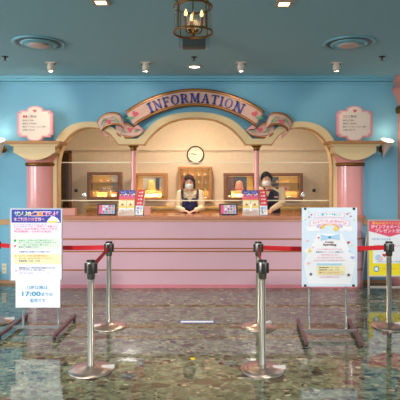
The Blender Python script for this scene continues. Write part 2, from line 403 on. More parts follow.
# ------------------------------------------------------------------ wall columns
def wall_column(x, label):
    t = thing('column', label, 'column', (x, WY, 0), 'pink wall columns beside the counter')
    cy = WY; r = 0.205
    MB(pink_col).lathe([(r, 1.034), (r, fz(165))], (x, cy, 0), 40, PI, 2 * PI).build('shaft', t)
    zz = fz(164.5)
    MB(brass).lathe([(r, zz - .03), (r + .018, zz - .022), (r + .028, zz), (r + .018, zz + .02), (r, zz + .026)], (x, cy, 0), 40, PI, 2 * PI).build('ring', t)
    # bell under the block
    ze = fz(156)
    MB(mat('pink_bell', (226, 150, 140), .4, var=.04)).lathe([(r, zz + .02), (r + .015, zz + .05), (r + .05, ze - 0.005), (r + .052, ze)], (x, cy, 0), 40, PI, 2 * PI).build('bell', t)
    cap = MB(cream)
    zt, zb = fz(146.7), fz(153.5)
    w = 0.30
    pts = [(x - w, zt), (x - w, zb)] + [(x - w + 0.045 + (2 * w - .09) * i / 16, zb - 0.02 - 0.09 * math.sin(PI * i / 16) ** .8) for i in range(17)] + [(x + w, zb), (x + w, zt)]
    cap.prism(pts, cy - 0.30, cy)
    # cove mouldings stepping out to the slab
    for k, (e, za, zc) in enumerate(((.035, zt - .012, zt + .012), (.065, zt + .008, zt + .024))):
        cap.box(x - w - e, x + w + e, cy - .30 - e, cy, za, zc)
    cap.build('capital', t)
    MB(tan).box(x - w - .09, x + w + .09, cy - .385, cy, zt + .024, zt + .058).box(x - w - .085, x + w + .085, cy - .37, cy, zt + .016, zt + .024).build('top_slab', t)
    return zt + .058
CAPX = fx(154)
ctop = wall_column(-CAPX, 'pink half-round wall column with cream capital at left end of the counter')
wall_column(CAPX, 'pink half-round wall column with cream capital at right end of the counter')
# slim posts between the arches
def slim_post(x, label):
    t = thing('slim_post', label, 'post', (x, WY + .06, 1.034), 'slim pink posts between the arches')
    zt = fz(145)
    MB(pink_col).lathe([(.036, 1.034), (.036, zt - .05)], (x, WY + .06, 0), 24).build('shaft', t)
    MB(brass).lathe([(.036, zt - .085), (.05, zt - .07), (.05, zt - .06), (.042, zt - .05), (.072, zt - .02), (.08, zt - .006), (.08, zt), (0.001, zt)], (x, WY + .06, 0), 24).build('capital', t)
slim_post(fx(-62), 'slim pink post with brass cap, rising behind the left brochure racks')
slim_post(fx(62), 'slim pink post with brass cap, rising behind the right brochure racks')
# tall side columns at the edges of the view
def side_column(x, label):
    t = thing('side_column', label, 'column', (x, WY, 0), 'tall pink side columns')
    r = .215
    MB(mat('side_pink', (196, 130, 116), .3, var=.05, coat=.3)).lathe([(r, .36), (r, 2.62)], (x, WY, 0), 40, PI, 2 * PI).build('shaft', t)
    MB(pink_col).lathe([(r + .13, 0), (r + .15, .05), (r + .165, .12), (r + .15, .2), (r + .09, .27), (r + .03, .32), (r, .36)], (x, WY, 0), 40, PI, 2 * PI).build('base', t)
    MB(brass).lathe([(r, 2.54), (r + .03, 2.56), (r + .035, 2.6), (r + .03, 2.64), (r, 2.66)], (x, WY, 0), 40, PI, 2 * PI).build('ring', t)
    MB(MATS['side_pink']).lathe([(r, 2.66), (r + .015, 2.74), (r + .05, 2.82), (r + .09, 2.9), (r + .07, 2.95), (r + .04, 2.97), (r + .06, 3.0), (r + .09, 3.05), (r + .09, 3.1)], (x, WY, 0), 40, PI, 2 * PI).build('capital', t)
side_column(fx(217), 'tall pink column touching the ceiling at the right edge of the photo')
side_column(fx(-221), 'rounded pink column foot at the far left edge of the photo')

# ------------------------------------------------------------------ counter
FY = 7.04
cnt = thing('reception_counter', 'long pink reception counter with gold lines and a salmon stone top', 'counter', (0, FY, 0))
def counter_outline(e, hw=2.47, yb=7.66):
    r = 0.2 + e; pts = []
    x1 = hw + e; yf = FY - e
    pts.append((-x1, WY)); 
    for k in range(9):
        a = PI + PI / 2 * k / 8; pts.append((-x1 + r + r * math.cos(a), yf + r + r * math.sin(a)))
    for k in range(9):
        a = -PI / 2 + PI / 2 * k / 8; pts.append((x1 - r + r * math.cos(a), yf + r + r * math.sin(a)))
    pts.append((x1, WY))
    pts += [(fx(134), WY), (fx(134), yb), (-fx(134), yb), (-fx(134), WY)]
    return pts
def cz(py): return CZ + (178 - py) * FY / F
MB(pink).hprism(counter_outline(0, yb=7.5), 0, cz(220)).build('front_panel', cnt)
MB(counter_wood).hprism(counter_outline(.045), cz(219), 1.034).build('countertop', cnt, bevel=.006)
MB(mat('top_underside_moulding', (206, 150, 122), .4, var=.08)).hprism(counter_outline(.02, yb=7.45), cz(221.5), cz(219)).build('moulding', cnt)
for y in (239, 248.4, 251.4, 270):
    MB(gold_line).hprism(counter_outline(.006, yb=7.4), cz(y) - .009, cz(y) + .009).build('gold_strip', cnt)
MB(mat('pink_kick', (214, 130, 140), .35, var=.03)).hprism(counter_outline(.004, yb=7.4), 0, .05).build('kick_board', cnt)
TOP = 1.034

# ------------------------------------------------------------------ ribbon banner
rb = thing('ribbon_banner', 'pink ribbon-shaped sign reading INFORMATION with gold edges above the arches', 'sign', (0, WY, fz(139)))
def ribbon(b, up, lo, yu, front=band_pink, stripes=True):
    """strip between an upper and a lower edge (pixel pairs off the centre line); yu: stand-off along the length"""
    n = len(up)
    ws = [(0, .05, band_brown), (.05, .135, band_gold), (.135, .165, band_brown), (.165, .825, front), (.825, .855, band_brown), (.855, .94, band_gold), (.94, 1, band_brown)] if stripes else [(0, .1, band_brown), (.1, .9, front), (.9, 1, band_brown)]
    for w0, w1, m in ws:
        b.m(m); vs = []
        for i in range(n):
            for w in (w0, w1):
                x = up[i][0] * (1 - w) + lo[i][0] * w; y = up[i][1] * (1 - w) + lo[i][1] * w
                vs.append((fx(x), WY - yu[i] - .03, fz(y)))
        for i in range(n):
            for w in (w0, w1):
                x = up[i][0] * (1 - w) + lo[i][0] * w; y = up[i][1] * (1 - w) + lo[i][1] * w
                vs.append((fx(x), WY - yu[i] - .016, fz(y)))
        o = 2 * n; fs = []
        for i in range(n - 1):
            a = 2 * i
            fs += [(a, a + 1, a + 3, a + 2), (o + a, o + a + 2, o + a + 3, o + a + 1)]
            if w0 == 0: fs.append((a, a + 2, o + a + 2, o + a))
            if w1 == 1: fs.append((a + 1, o + a + 1, o + a + 3, a + 3))
        fs += [(0, o, o + 1, 1), (2 * n - 2, 2 * n - 1, o + 2 * n - 1, o + 2 * n - 2)]
        b.add(vs, fs, True)
ACY, RO, RI = 203.5, 114.0, 96.3
def arcp(a, r): return (r * math.sin(a), ACY - r * math.cos(a))
b = MB(band_pink); AN = 37.0
K = 60
angs = [R(-AN + 2 * AN * i / K) for i in range(K + 1)]
def yoff(a):
    t = abs(a) / R(AN); return .055 + .05 * t ** 3 * (1 if t < .93 else 1 - (t - .93) * 4)
ribbon(b, [arcp(a, RO) for a in angs], [arcp(a * 1.03, RI) for a in angs], [yoff(a) for a in angs])
b.build('main_band', rb)
for sg in (-1, 1):
    mir = lambda L: [(-sg * x, y) for x, y in L]
    def off(L, y0): return y0
    m195 = lambda L: [(x - 195, y) for x, y in L]
    b = MB(band_pink)
    up = m195([(116, 122.5), (121, 121.3), (126, 122.3), (131, 124.8), (135, 128), (139, 129.8), (142, 129.8), (144.5, 130.5)])
    lo = m195([(117.5, 134.8), (121.5, 137.6), (126.5, 138.6), (131, 138.6), (135, 137.6), (139.5, 136), (142.5, 133.6), (144.8, 131)])
    yu = [.035, .03, .028, .032, .045, .06, .075, .085]
    up, lo, = smooth_line(up, 4), smooth_line(lo, 4); yy = [y[0] for y in smooth_line([(y,) for y in yu], 4)]
    ribbon(b, mir(up), mir(lo), yy); b.build('middle_fold', rb)
    # turned-over curl joining the long band to the fold
    b = MB(band_back)
    up = m195([(135.5, 127), (139, 125.6), (141.8, 128), (144.6, 131)]); lo = m195([(135.2, 129.8), (139, 130.3), (142, 131), (144.4, 132)])
    ribbon(b, mir(smooth_line(up, 4)), mir(smooth_line(lo, 4)), [.09] * 13, front=band_back, stripes=False); b.build('curl', rb)
    b = MB(band_pink)
    up = m195([(98, 122.8), (100, 119.6), (104, 116.2), (108.5, 114.1), (113, 113.2), (117.5, 113.4), (121, 115), (122.5, 118)])
    lo = m195([(103, 132), (104.3, 130), (107.3, 127.9), (111.5, 126.6), (115.5, 126.1), (119.5, 126.6), (123, 128.2), (124.8, 130.6)])
    yu = [.05, .065, .085, .1, .11, .11, .1, .08]
    up, lo, = smooth_line(up, 4), smooth_line(lo, 4); yy = [y[0] for y in smooth_line([(y,) for y in yu], 4)]
    ribbon(b, mir(up), mir(lo), yy); b.build('tail_fold', rb)
    b = MB(band_back)
    up = m195([(98.1, 122.8), (100, 127.5), (102.6, 132.5), (105.6, 136), (109.2, 138.4)]); lo = m195([(103, 130.5), (103.6, 131.5), (105, 133), (107, 134.2), (109.6, 134.9)])
    ribbon(b, mir(smooth_line(up, 4)), mir(smooth_line(lo, 4)), [.045] * 17, front=band_back, stripes=False); b.build('curl', rb); b = MB(band_back)
    up = m195([(122.6, 118), (124.4, 122), (125.2, 126.5), (124, 131), (121.5, 134.5)]); lo = m195([(122.3, 128), (123.6, 129), (124.5, 130.2), (123.4, 132.6), (120.4, 136.8)])
    ribbon(b, mir(smooth_line(up, 4)), mir(smooth_line(lo, 4)), [.075] * 17, front=band_back, stripes=False)
    b.build('curl', rb)
    # hearts and leaves painted on the folds
    def H(px, py, s, yo, rot): MB(heart_p).prism(heart(-sg * fx(px - 195), fz(py), s, rot=-sg * rot), WY - yo - .034, WY - yo - .022).build('heart', rb)
    def Lf(px, py, l, w, yo, rot):
        r_ = rot if sg == -1 else PI - rot
        MB(leaf_g).prism(leaf(-sg * fx(px - 195), fz(py), l, w * (1 if sg == -1 else -1), r_), WY - yo - .033, WY - yo - .022).build('leaf', rb)
    H(136.2, 115, .05, .1, R(-20)); Lf(131, 118.8, .06, .016, .104, R(12)); Lf(133, 119.6, .05, .014, .104, R(32))
    H(130.6, 130.2, .045, .04, R(-5)); Lf(124.6, 131.8, .06, .013, .04, R(-25)); Lf(137.6, 131.6, .04, .012, .07, R(25))
    H(110.5, 122.6, .042, .108, R(10))
    for px, py, rt in ((104, 124.5, 70), (107, 121.0, 40), (105.2, 121.5, 62), (114.5, 118.5, 20), (118, 120.6, -30), (115.5, 122, -20), (119.5, 123, -50)):
        Lf(px, py, .042, .011, .118, R(rt))
# serif capitals
def letter(ch):
    """polygons in a box 0..w x 0..1"""
    st, th = .2, .11
    def rc(x0, x1, z0, z1): return [(x0, z0), (x1, z0), (x1, z1), (x0, z1)]
    def ring(cx, cz_, rx, rz, tx, tz, a0, a1, n=18):
        o = [(cx + rx * math.cos(a0 + (a1 - a0) * i / n), cz_ + rz * math.sin(a0 + (a1 - a0) * i / n)) for i in range(n + 1)]
        q = [(cx + (rx - tx) * math.cos(a1 - (a1 - a0) * i / n), cz_ + (rz - tz) * math.sin(a1 - (a1 - a0) * i / n)) for i in range(n + 1)]
        return o + q
    if ch == 'I': return .36, [rc(.08, .28, 0, 1), rc(0, .36, 0, th), rc(0, .36, 1 - th, 1)]
    if ch == 'N': return .84, [rc(.09, .2, 0, 1), rc(0, .29, 0, th), rc(.64, .75, 0, 1), rc(.54, .84, 1 - th, 1), [(.0, 1), (.26, 1), (.75, 0), (.55, 0)], rc(0, .2, 1 - th, 1)]
    if ch == 'F': return .68, [rc(.08, .28, 0, 1), rc(0, .38, 0, th), rc(0, .66, 1 - th, 1), rc(.59, .66, .72, 1), rc(.28, .5, .46, .55), rc(.46, .53, .36, .66)]
    if ch == 'O': return .84, [ring(.42, .5, .42, .52, .2, .07, -PI / 2, PI / 2), ring(.42, .5, .42, .52, .2, .07, PI / 2, 3 * PI / 2)]
    if ch == 'R': return .82, [rc(.08, .28, 0, 1), rc(0, .38, 0, th), rc(0, .4, 1 - th, 1), rc(.28, .42, .44, .52), ring(.38, .72, .3, .28, .18, .07, -PI / 2, PI / 2), [(.36, .48), (.54, .5), (.82, 0), (.58, 0)]]
    if ch == 'M': return 1.02, [rc(.1, .2, 0, 1), rc(0, .3, 0, th), rc(.76, .95, 0, 1), rc(.66, 1.02, 0, th), rc(0, .22, 1 - th, 1), rc(.8, 1.02, 1 - th, 1), [(.1, 1), (.32, 1), (.6, .06), (.46, .06)], [(.46, .06), (.56, .06), (.9, 1), (.78, 1)]]
    if ch == 'A': return .86, [[(.38, 1), (.5, 1), (.82, 0), (.6, 0)], [(.36, 1), (.46, 1), (.2, 0), (.1, 0)], rc(.22, .6, .3, .38), rc(0, .28, 0, th), rc(.52, .86, 0, th)]
    if ch == 'T': return .76, [rc(.28, .48, 0, 1), rc(.18, .58, 0, th), rc(0, .76, 1 - th, 1), rc(0, .07, .74, 1), rc(.69, .76, .74, 1)]
word = 'INFORMATION'
sizes = [1.3 if i in (0, 10) else 1.0 for i in range(11)]
gap = .17; tot = sum(letter(c)[0] * s_ for c, s_ in zip(word, sizes)) + gap * 10
b = MB(letter_blue); hh = 9.3; span = R(53.5); cur = 0
for i, (c, s_) in enumerate(zip(word, sizes)):
    w, polys = letter(c); w2 = w * s_
    a = -span / 2 + span * (cur + w2 / 2) / tot + R(.6); cur += w2 + gap
    kx = (span / tot) * 104.5 * s_; kz = hh * (1.12 if s_ > 1 else 1)
    r0 = 100.0 - (0.8 if s_ > 1 else 0)
    def mapp(u, v):
        lx = (u - w / 2) * kx; rr = r0 + v * kz
        return (rr * math.sin(a) + lx * math.cos(a), ACY - rr * math.cos(a) + lx * math.sin(a))
    for pl in polys:
        q = [mapp(u, v) for u, v in pl]; yo = yoff(a) + .042
        if s_ > 1:
            cxm = sum(x for x, y in q) / len(q)
        b.m(letter_blue).prism([(fx(x), fz(y)) for x, y in q], WY - yo, WY - yo + .012)
        q2 = [mapp(u + .03, v - .035) for u, v in pl]
        b.m(letter_edge).prism([(fx(x), fz(y)) for x, y in q2], WY - yo + .006, WY - yo + .011)
b.build('lettering', rb)

# ------------------------------------------------------------------ plaques on the capitals
def plaque(x, label, mark):
    y0 = WY - .24; z0 = ctop; W, H = .262, .52
    t = thing('notice_plaque', label, 'sign', (x, y0, z0), 'pink plaques on the capitals')
    def outline(k):
        w = W * k; zc = z0 + H / 2; h1 = H * .375 - (1 - k) * .14; hb = H * .5 - (1 - k) * .12; bw = w * .46
        nt = .035
        right = [(0, hb)] + [(bw * math.sin(a), hb - (1 - math.cos(a)) * (hb - h1) * .9) for a in [R(15 * i) for i in range(1, 6)]] + [(bw, h1), (w - nt, h1), (w - nt, h1 - nt * .6), (w, h1 - nt * 1.2), (w, 0)]
        top = right; q = [(px, pz) for px, pz in top] + [(px, -pz) for px, pz in reversed(top[:-1])]
        q = q + [(-px, pz) for px, pz in reversed(q[1:-1])]
        return [(x + px, zc + pz) for px, pz in q]
    M = MB(plaque_p); M.prism(outline(1), y0, y0 + .03); M.build('backboard', t)
    MB(mat('plaque_rim', (246, 176, 178), .35, var=.03)).prism(outline(.93), y0 - .01, y0).build('raised_rim', t)
    f = MB(plaque_w); f.prism(outline(.84), y0 - .016, y0 - .008)
    yy = y0 - .018; zc = z0 + H / 2
    f.m(heart_p).flat(heart(x, zc + .185, .03), yy)
    lz = zc + .085
    f.m(red).text(mark, x - .17, lz, .038, yy, .06, 'LEFT', .02); f.m(pr_k).text('ご案内', x - .10, lz, .036, yy, .12, 'LEFT', .02)
    for k, (s_, w) in enumerate((('・受付のご案内', .17), ('・館内のご案内所', .21), ('・総合インフォメーション  受付', .35), ('・お問い合わせ', .19))):
        f.m(pr_br).text(s_, x - .19, lz - .05 - .046 * k, .024, yy, w, 'LEFT', .012)
    f.build('face', t)
    MB(tan).box(x - .1, x + .1, y0 - .03, y0 + .06, z0, z0 + .012).build('stand', t)
plaque(-fx(154.5), 'pink scalloped plaque with small heart standing on the left capital', '●●')
plaque(fx(154.5), 'pink scalloped plaque with small heart standing on the right capital', '✕✕')

# ------------------------------------------------------------------ cone sconces
def sconce(x, label):
    y, z0 = WY - .13, fz(157.5)
    t = thing('cone_sconce', label, 'wall lamp', (x, WY, z0), 'cone wall lamps')
    ax = Vector((.06 if x < 0 else .1, -.42, 1)).normalized()
    base = Vector((x - .02, y + .05, z0))
    MB(mat('sconce_cream', (226, 206, 190), .5, var=.04)).lathe([(.004, 0), (.03, .08), (.062, .17), (.09, .25), (.097, .27), (.088, .268), (.058, .17), (.03, .1)], base, 28, axis=ax).build('cone_shade', t)
    MB(emis_w).lathe([(.001, .262), (.03, .27), (.06, .262), (.078, .24)], base, 24, axis=ax).build('glowing_top', t)
    MB(brass).cyl((x - .01, y + .03, z0 + .1), (x - .01, WY, z0 + .12), .012).lathe([(.05, 0), (.05, .012), (.001, .02)], (x - .01, WY, z0 + .12), 20, axis=(0, -1, 0)).build('wall_arm', t)
    light('POINT', 'sconce_light', base + ax * .38, 2.6, (1, .82, .6), .05)
sconce(fx(-191), 'glowing ice-cream-cone wall lamp at the left edge, beside left capital')
sconce(fx(187.5), 'glowing ice-cream-cone wall lamp to the right of the right capital')

# ------------------------------------------------------------------ ceiling fittings
def on_ceiling(px, py): 
    Y = F * (CEIL - CZ) / (178 - py); return CX + (px - 200) * Y / F, Y
x, Y = on_ceiling(39, 42.5)
teal_m = mat('teal_metal', (120, 176, 186), .4, .2, var=.04)
pale_m = mat('pinkish_diffuser_core', (206, 168, 156), .4, var=.05)
t = thing('air_diffuser', 'round teal ceiling air diffuser, left one of the pair', 'air vent', (x, Y, CEIL), 'round ceiling air diffusers')
z = CEIL
MB(teal_m).lathe([(.285, 0), (.29, -.012), (.275, -.022), (.25, -.014), (.235, -.002)], (x, Y, z), 48).build('outer_ring', t)
MB(black).lathe([(.25, -.0135), (.001, -.012)], (x, Y, z), 48).build('dark_slot', t)
MB(teal_m).lathe([(.2, -.006), (.205, -.02), (.19, -.032), (.165, -.03)], (x, Y, z), 48).lathe([(.16, -.014), (.16, -.03), (.001, -.034)], (x, Y, z), 48).build('inner_ring', t)
MB(pale_m).lathe([(.11, -.03), (.115, -.04), (.1, -.046), (.001, -.05)], (x, Y, z), 40).build('core', t)
x2, Y2 = on_ceiling(349, 42.5)
dup(t, (x2, Y2, CEIL), 'round teal ceiling air diffuser, right one of the pair')
# wall-washing spots
spots = [(51, 'far left, above the left capital'), (146, 'second from the left, above the ribbon sign'), (241, 'third from the left, above the ribbon sign'), (336.5, 'far right, above the right plaque')]
proto = None; SP = []
for px, wh in spots:
    x, Y = on_ceiling(px, 62.5)
    lab = 'small cream ceiling spotlight, ' + wh; SP.append((x, Y))
    if proto is None:
        t = proto = thing('ceiling_spotlight', lab, 'spotlight', (x, Y, CEIL), 'ceiling spotlights')
        MB(mat('spot_cream', (226, 206, 186), .45, var=.04)).box(x - .065, x + .065, Y - .04, Y + .04, CEIL - .012, CEIL).build('mount_plate', t)
        MB(MATS['spot_cream']).lathe([(.04, 0), (.045, -.02), (.05, -.05), (.04, -.105), (.034, -.105), (.03, -.08), (.001, -.075)], (x, Y, CEIL - .01), 24, axis=None).build('lamp_head', t)
        MB(black).cyl((x - .06, Y, CEIL - .02), (x + .06, Y, CEIL - .02), .007).build('hinge', t)
    else: dup(proto, (x, Y, CEIL), lab)
# sprinklers
pr = None
for px, py, wh in ((5, 56.5, 'at the left edge of the ceiling'), (194, 57, 'just below the lantern'), (382, 56.5, 'at the right of the ceiling')):
    x, Y = on_ceiling(px, py); lab = 'tiny dark ceiling sprinkler ' + wh
    if pr is None:
        t = pr = thing('sprinkler', lab, 'sprinkler', (x, Y, CEIL), 'ceiling sprinklers')
        MB(dark_g).lathe([(.04, 0), (.04, -.006), (.012, -.012), (.012, -.03), (.008, -.035)], (x, Y, CEIL), 20).build('collar', t)
        MB(brass).lathe([(.006, -.03), (.006, -.045), (.022, -.047), (.022, -.05), (.001, -.05)], (x, Y, CEIL), 16).build('deflector', t)
    else: dup(pr, (x, Y, CEIL), lab)
# square recessed downlights at the top edge, round one under the lantern
for px, py, lab in ((101, 1.5, 'square glowing recessed downlight near top left of the lantern'), (284, 3, 'square glowing recessed downlight near top right of the lantern')):
    x, Y = on_ceiling(px, py)
    t = thing('square_downlight', lab, 'ceiling light', (x, Y, CEIL), 'square recessed downlights')
    f = MB(mat('tan_ring', (190, 150, 116), .4, var=.05)); a, c = .068, .046
    for q in ((-a, a, -a, -c), (-a, a, c, a), (-a, -c, -c, c), (c, a, -c, c)): f.box(x + q[0], x + q[1], Y + q[2], Y + q[3], CEIL - .014, CEIL)
    f.build('frame', t)
    MB(emis_w).box(x - c, x + c, Y - c, Y + c, CEIL - .008, CEIL - .001).build('lens', t)
x, Y = on_ceiling(194.5, 66.5)
t = thing('round_downlight', 'round glowing recessed downlight behind the lantern', 'ceiling light', (x, Y, CEIL))
MB(mat('tan_ring2', (206, 180, 150), .4, var=.05)).lathe([(.092, 0), (.092, -.01), (.072, -.012), (.07, -.002)], (x, Y, CEIL), 32).build('rim', t)
MB(emis_w).lathe([(.071, -.004), (.001, -.006)], (x, Y, CEIL), 32).build('lens', t)
# dark bracket box under the ceiling behind the lantern
x, Y = on_ceiling(194, 38)
t = thing('ceiling_box', 'dark square box with clear cover fixed to ceiling behind the lantern', 'ceiling box', (x, Y, CEIL))
MB(mat('dark_taupe', (74, 72, 66), .5, var=.1)).rbox(x - .125, x + .125, Y - .05, Y + .05, CEIL - .115, CEIL, .01).build('housing', t)
MB(acr).rbox(x - .165, x + .165, Y - .055, Y + .055, CEIL - .105, CEIL, .01).build('clear_cover', t)

# lantern
LY = 3.3; k = LY / F
lx = P(193, 0, LY).x; z1 = P(0, 32.5, LY).z; z2 = P(0, 7, LY).z; lr = 19.6 * k
t = thing('hanging_lantern', 'brass hanging lantern with round glass and lit candle bulbs', 'lantern', (lx, LY, CEIL))
def torus_prof(r, h, w): return [(r - w, -h), (r, -h * 1.2), (r + w, -h), (r + w * 1.3, 0), (r + w, h), (r, h * 1.2), (r - w, h), (r - w, -h)]
MB(brass).lathe(torus_prof(lr, .006, .004), (lx, LY, z1), 48).build('lower_ring', t)
MB(brass).lathe(torus_prof(lr * .98, .006, .004), (lx, LY, z2), 48).build('upper_ring', t)
MB(glass_mat('lantern_glass', (240, 236, 228), .16, .2)).lathe([(lr * .97, z1), (lr * .97, z2)], (lx, LY, 0), 48).build('glass_cylinder', t)
for k_ in range(4):
    a = R(20 + 90 * k_ + 22); 
    MB(brass).box(-.004, .004, -.004, .004, 0, z2 - z1).build('upright_bar', t)
    o = C.objects[-1]; o.location = Vector((lx + lr * .985 * math.cos(a), LY + lr * .985 * math.sin(a), z1)) - Vector((lx, LY, CEIL)); o.data.transform(Matrix.Translation(Vector((lx, LY, CEIL))))
b = MB(brass)
for k_ in range(4):
    a = R(42 + 90 * k_); c_, s_ = math.cos(a), math.sin(a)
    b.tube([(lx + c_ * q, LY + s_ * q, zz) for q, zz in smooth_line([(lr, z2), (lr * 1.1, z2 + .03), (lr * .95, z2 + .06), (lr * .6, z2 + .06), (lr * .35, z2 + .09), (lr * .12, z2 + .15), (.006, z2 + .16)], 4)], .005)
    b.tube([(lx + c_ * q, LY + s_ * q, zz) for q, zz in smooth_line([(lr * .8, z2 + .055), (lr * 1.0, z2 + .075), (lr * 1.15, z2 + .05), (lr * 1.22, z2 + .015), (lr * 1.12, z2 + .01)], 4)], .005)
b.build('scroll_crown', t)
MB(brass).cyl((lx, LY, z2 + .12), (lx, LY, CEIL - .02), .008).lathe([(.055, 0), (.05, -.02), (.012, -.03)], (lx, LY, CEIL), 28).build('hanging_rod', t)
b = MB(brass); b.cyl((lx, LY, z1 - .01), (lx, LY, z1 + .05), .012).ell((lx, LY, z1 - .012), (.018, .018, .015)).cyl((lx, LY, z1 + .05), (lx, LY, z2 + .12), .004)
cpos = []
for k_ in range(3):
    a = R(-20 + 120 * k_); c_, s_ = math.cos(a), math.sin(a); q = .062
    b.tube([(lx + c_ * r_, LY + s_ * r_, zz) for r_, zz in smooth_line([(.01, z1 + .012), (.035, z1 - .012), (.058, z1 + .002), (q, z1 + .026)], 4)], .005)
    b.lathe([(.001, .022), (.018, .026), (.016, .034), (.001, .034)], (lx + c_ * q, LY + s_ * q, z1), 16)
    b.ell((lx + c_ * .03, LY + s_ * .03, z1 + .012), (.012, .012, .01)); cpos.append((lx + c_ * q, LY + s_ * q))
b.build('candle_cluster', t)
for cx_, cy_ in cpos:
    cd = MB(mat('candle_sleeve', (140, 84, 62), .5, var=.05)).cyl((cx_, cy_, z1 + .03), (cx_, cy_, z1 + .095), .0105).build('candle', t)
    MB(emis_v).lathe([(.004, 0), (.011, .012), (.012, .022), (.007, .038), (.001, .052)], (cx_, cy_, z1 + .095), 16).build('bulb', cd)
light('POINT', 'lantern_light', (lx, LY, z1 + .14), .45, (1, .74, .42), .03)

# ------------------------------------------------------------------ glass screens above the counter
GY = WY + .16
zt, zb = P(0, 163, GY).z, P(0, 200, GY).z
xs = [P(60, 0, GY).x, fx(-62), fx(62), P(331, 0, GY).x]
for i in range(3):
    wh = ('left, below the left arch', 'middle, below the centre arch', 'right, below the right arch')[i]
    x0, x1 = xs[i] + (.045 if i else 0), xs[i + 1] - (.045 if i < 2 else 0)
    t = thing('glass_screen', 'clear glass counter screen on the ' + wh if i != 1 else 'clear glass counter screen in the ' + wh, 'screen', ((x0 + x1) / 2, GY, TOP), 'glass counter screens')
    MB(gls).box(x0, x1, GY - .004, GY + .004, zb, zt).build('pane', t)
    MB(edge_m).box(x0, x1, GY - .006, GY + .006, zt, zt + .016).build('top_edge', t)
    MB(edge_m).box(x0, x1, GY - .006, GY + .006, zb - .016, zb).build('bottom_edge', t)
    for q in (x0 + .03, x1 - .03): MB(chrome).cyl((q, GY, TOP), (q, GY, zb), .007).build('support_peg', t)
for px, wh in ((84.5, 'on the left screen'), (303, 'on the right screen')):
    p = P(px, 195, GY - .02)
    t = thing('speaking_port', 'round white speaking port with chrome rim ' + wh, 'speaking port', (p.x, GY - .004, p.z), 'round speaking ports')
    MB(chrome).lathe([(.02, 0), (.036, 0), (.038, .01), (.03, .018), (.02, .014)], (p.x, GY - .004, p.z), 24, axis=(0, -1, 0)).build('rim', t)
    MB(white).lathe([(.024, .004), (.024, .012), (.001, .016)], (p.x, GY - .004, p.z), 20, axis=(0, -1, 0)).build('disc', t)
for px, wh, sx in ((76, 'on the left screen', -1), (314, 'on the right screen', 1)):
    p = P(px, 190.5, GY - .02)
    t = thing('microphone', 'small black round microphone with thin cord ' + wh, 'microphone', (p.x, GY - .004, p.z), 'black microphones')
    MB(black).lathe([(.02, 0), (.026, .004), (.028, .016), (.02, .026), (.001, .03)], (p.x, GY - .004, p.z), 20, axis=(0, -1, 0)).build('head', t)
    e = P(px + (-3 if sx < 0 else 16), 206, GY)
    MB(mat('cord_tan', (190, 160, 120), .5)).tube([(p.x, GY - .012, p.z), ((p.x + e.x) / 2, GY - .012, (p.z + e.z) / 2 + .01), (e.x, GY - .012, TOP + .004)], .0022, 6).build('cord', t)

# ------------------------------------------------------------------ interior furniture
zc = P(0, 207, 8.75).z
t = thing('back_cabinet', 'long low light wood cabinet along the back wall behind the staff', 'cabinet', (0, 8.97, 0))
x0, x1 = P(84, 0, 8.75).x, P(331, 0, 8.75).x
MB(mat('cabinet_cream', (224, 188, 132), .5, var=.08)).box(x0 + .02, x1 - .02, 8.78, BY - .005, 0, zc - .03).build('body', t)
MB(wood_l).box(x0, x1, 8.75, BY - .005, zc - .03, zc).build('top', t)
nd = 7
for i in range(nd):
    a = x0 + .04 + (x1 - x0 - .08) * i / nd; c = x0 + .04 + (x1 - x0 - .08) * (i + 1) / nd - .015
    dr = MB(wood_h).box(a, c, 8.765, 8.78, zc - .22, zc - .05).build('drawer', t)
    MB(brass).cyl(((a + c) / 2, 8.745, zc - .13), ((a + c) / 2, 8.765, zc - .13), .014).build('knob', dr)
    dd = MB(wood_l).box(a, c, 8.765, 8.78, .06, zc - .235).build('door', t)
    MB(brass).cyl((c - .04, 8.745, zc - .35), (c - .04, 8.765, zc - .35), .012).build('knob', dd)

cake_w = mat('model_white', (246, 240, 226), .5); cake_y = mat('model_yellow', (240, 184, 52), .45); cake_r = mat('model_red', (200, 48, 36), .4)
cake_p = mat('model_pink', (242, 168, 146), .5); cake_b = mat('model_brown', (130, 78, 42), .5); box_c = mat('box_kraft', (232, 190, 116), .6); box_p = mat('box_pink', (240, 170, 150), .5)
lilac = mat('backdrop_lilac', (228, 224, 242), .6, var=.2, scale=10); slate_m = mat('backdrop_slate', (84, 100, 128), .6, var=.2)
def cupcake(x, y, z, s, top, label, group):
    t = thing('display_cake', label, 'cake', (x, y, z), group)
    MB(cake_w if top is not cake_w else box_c).lathe([(.001, 0), (.62 * s, 0), (.85 * s, .7 * s), (.001, .7 * s)], (x, y, z), 14).build('base', t)
    MB(top).lathe([(.95 * s, .65 * s), (.9 * s, .95 * s), (.55 * s, 1.35 * s), (.001, 1.6 * s)], (x, y, z), 14).build('topping', t)
def small_box(x, y, z, w, h, m, label, group=None, stripe=None):
    t = thing('gift_box', label, 'box', (x, y, z), group)
    MB(m).rbox(x - w / 2, x + w / 2, y - .035, y + .035, z, z + h * .78, .004).build('body', t)
    MB(m).rbox(x - w / 2 - .006, x + w / 2 + .006, y - .041, y + .041, z + h * .74, z + h, .004).build('lid', t)
    if stripe: MB(stripe).rbox(x - w * .3, x + w * .3, y - .046, y - .04, z + h * .15, z + h * .6, .002).build('front_label', t)
def dome(x, y, z, r, h, m, trimm, label):
    t = thing('bell_shaped_cake', label, 'cake', (x, y, z))
    MB(m).lathe([(.001, 0), (r, 0), (r * .98, h * .15), (r * .85, h * .5), (r * .72, h * .8), (r * .5, h * .93), (.001, h)], (x, y, z), 24).build('body', t)
    b = MB(trimm)
    for i in range(10):
        a = 2 * PI * i / 10; b.ell((x + r * math.cos(a), y + r * .9 * math.sin(a), z + .018), (.018, .018, .018), 10)
    b.build('decoration', t)
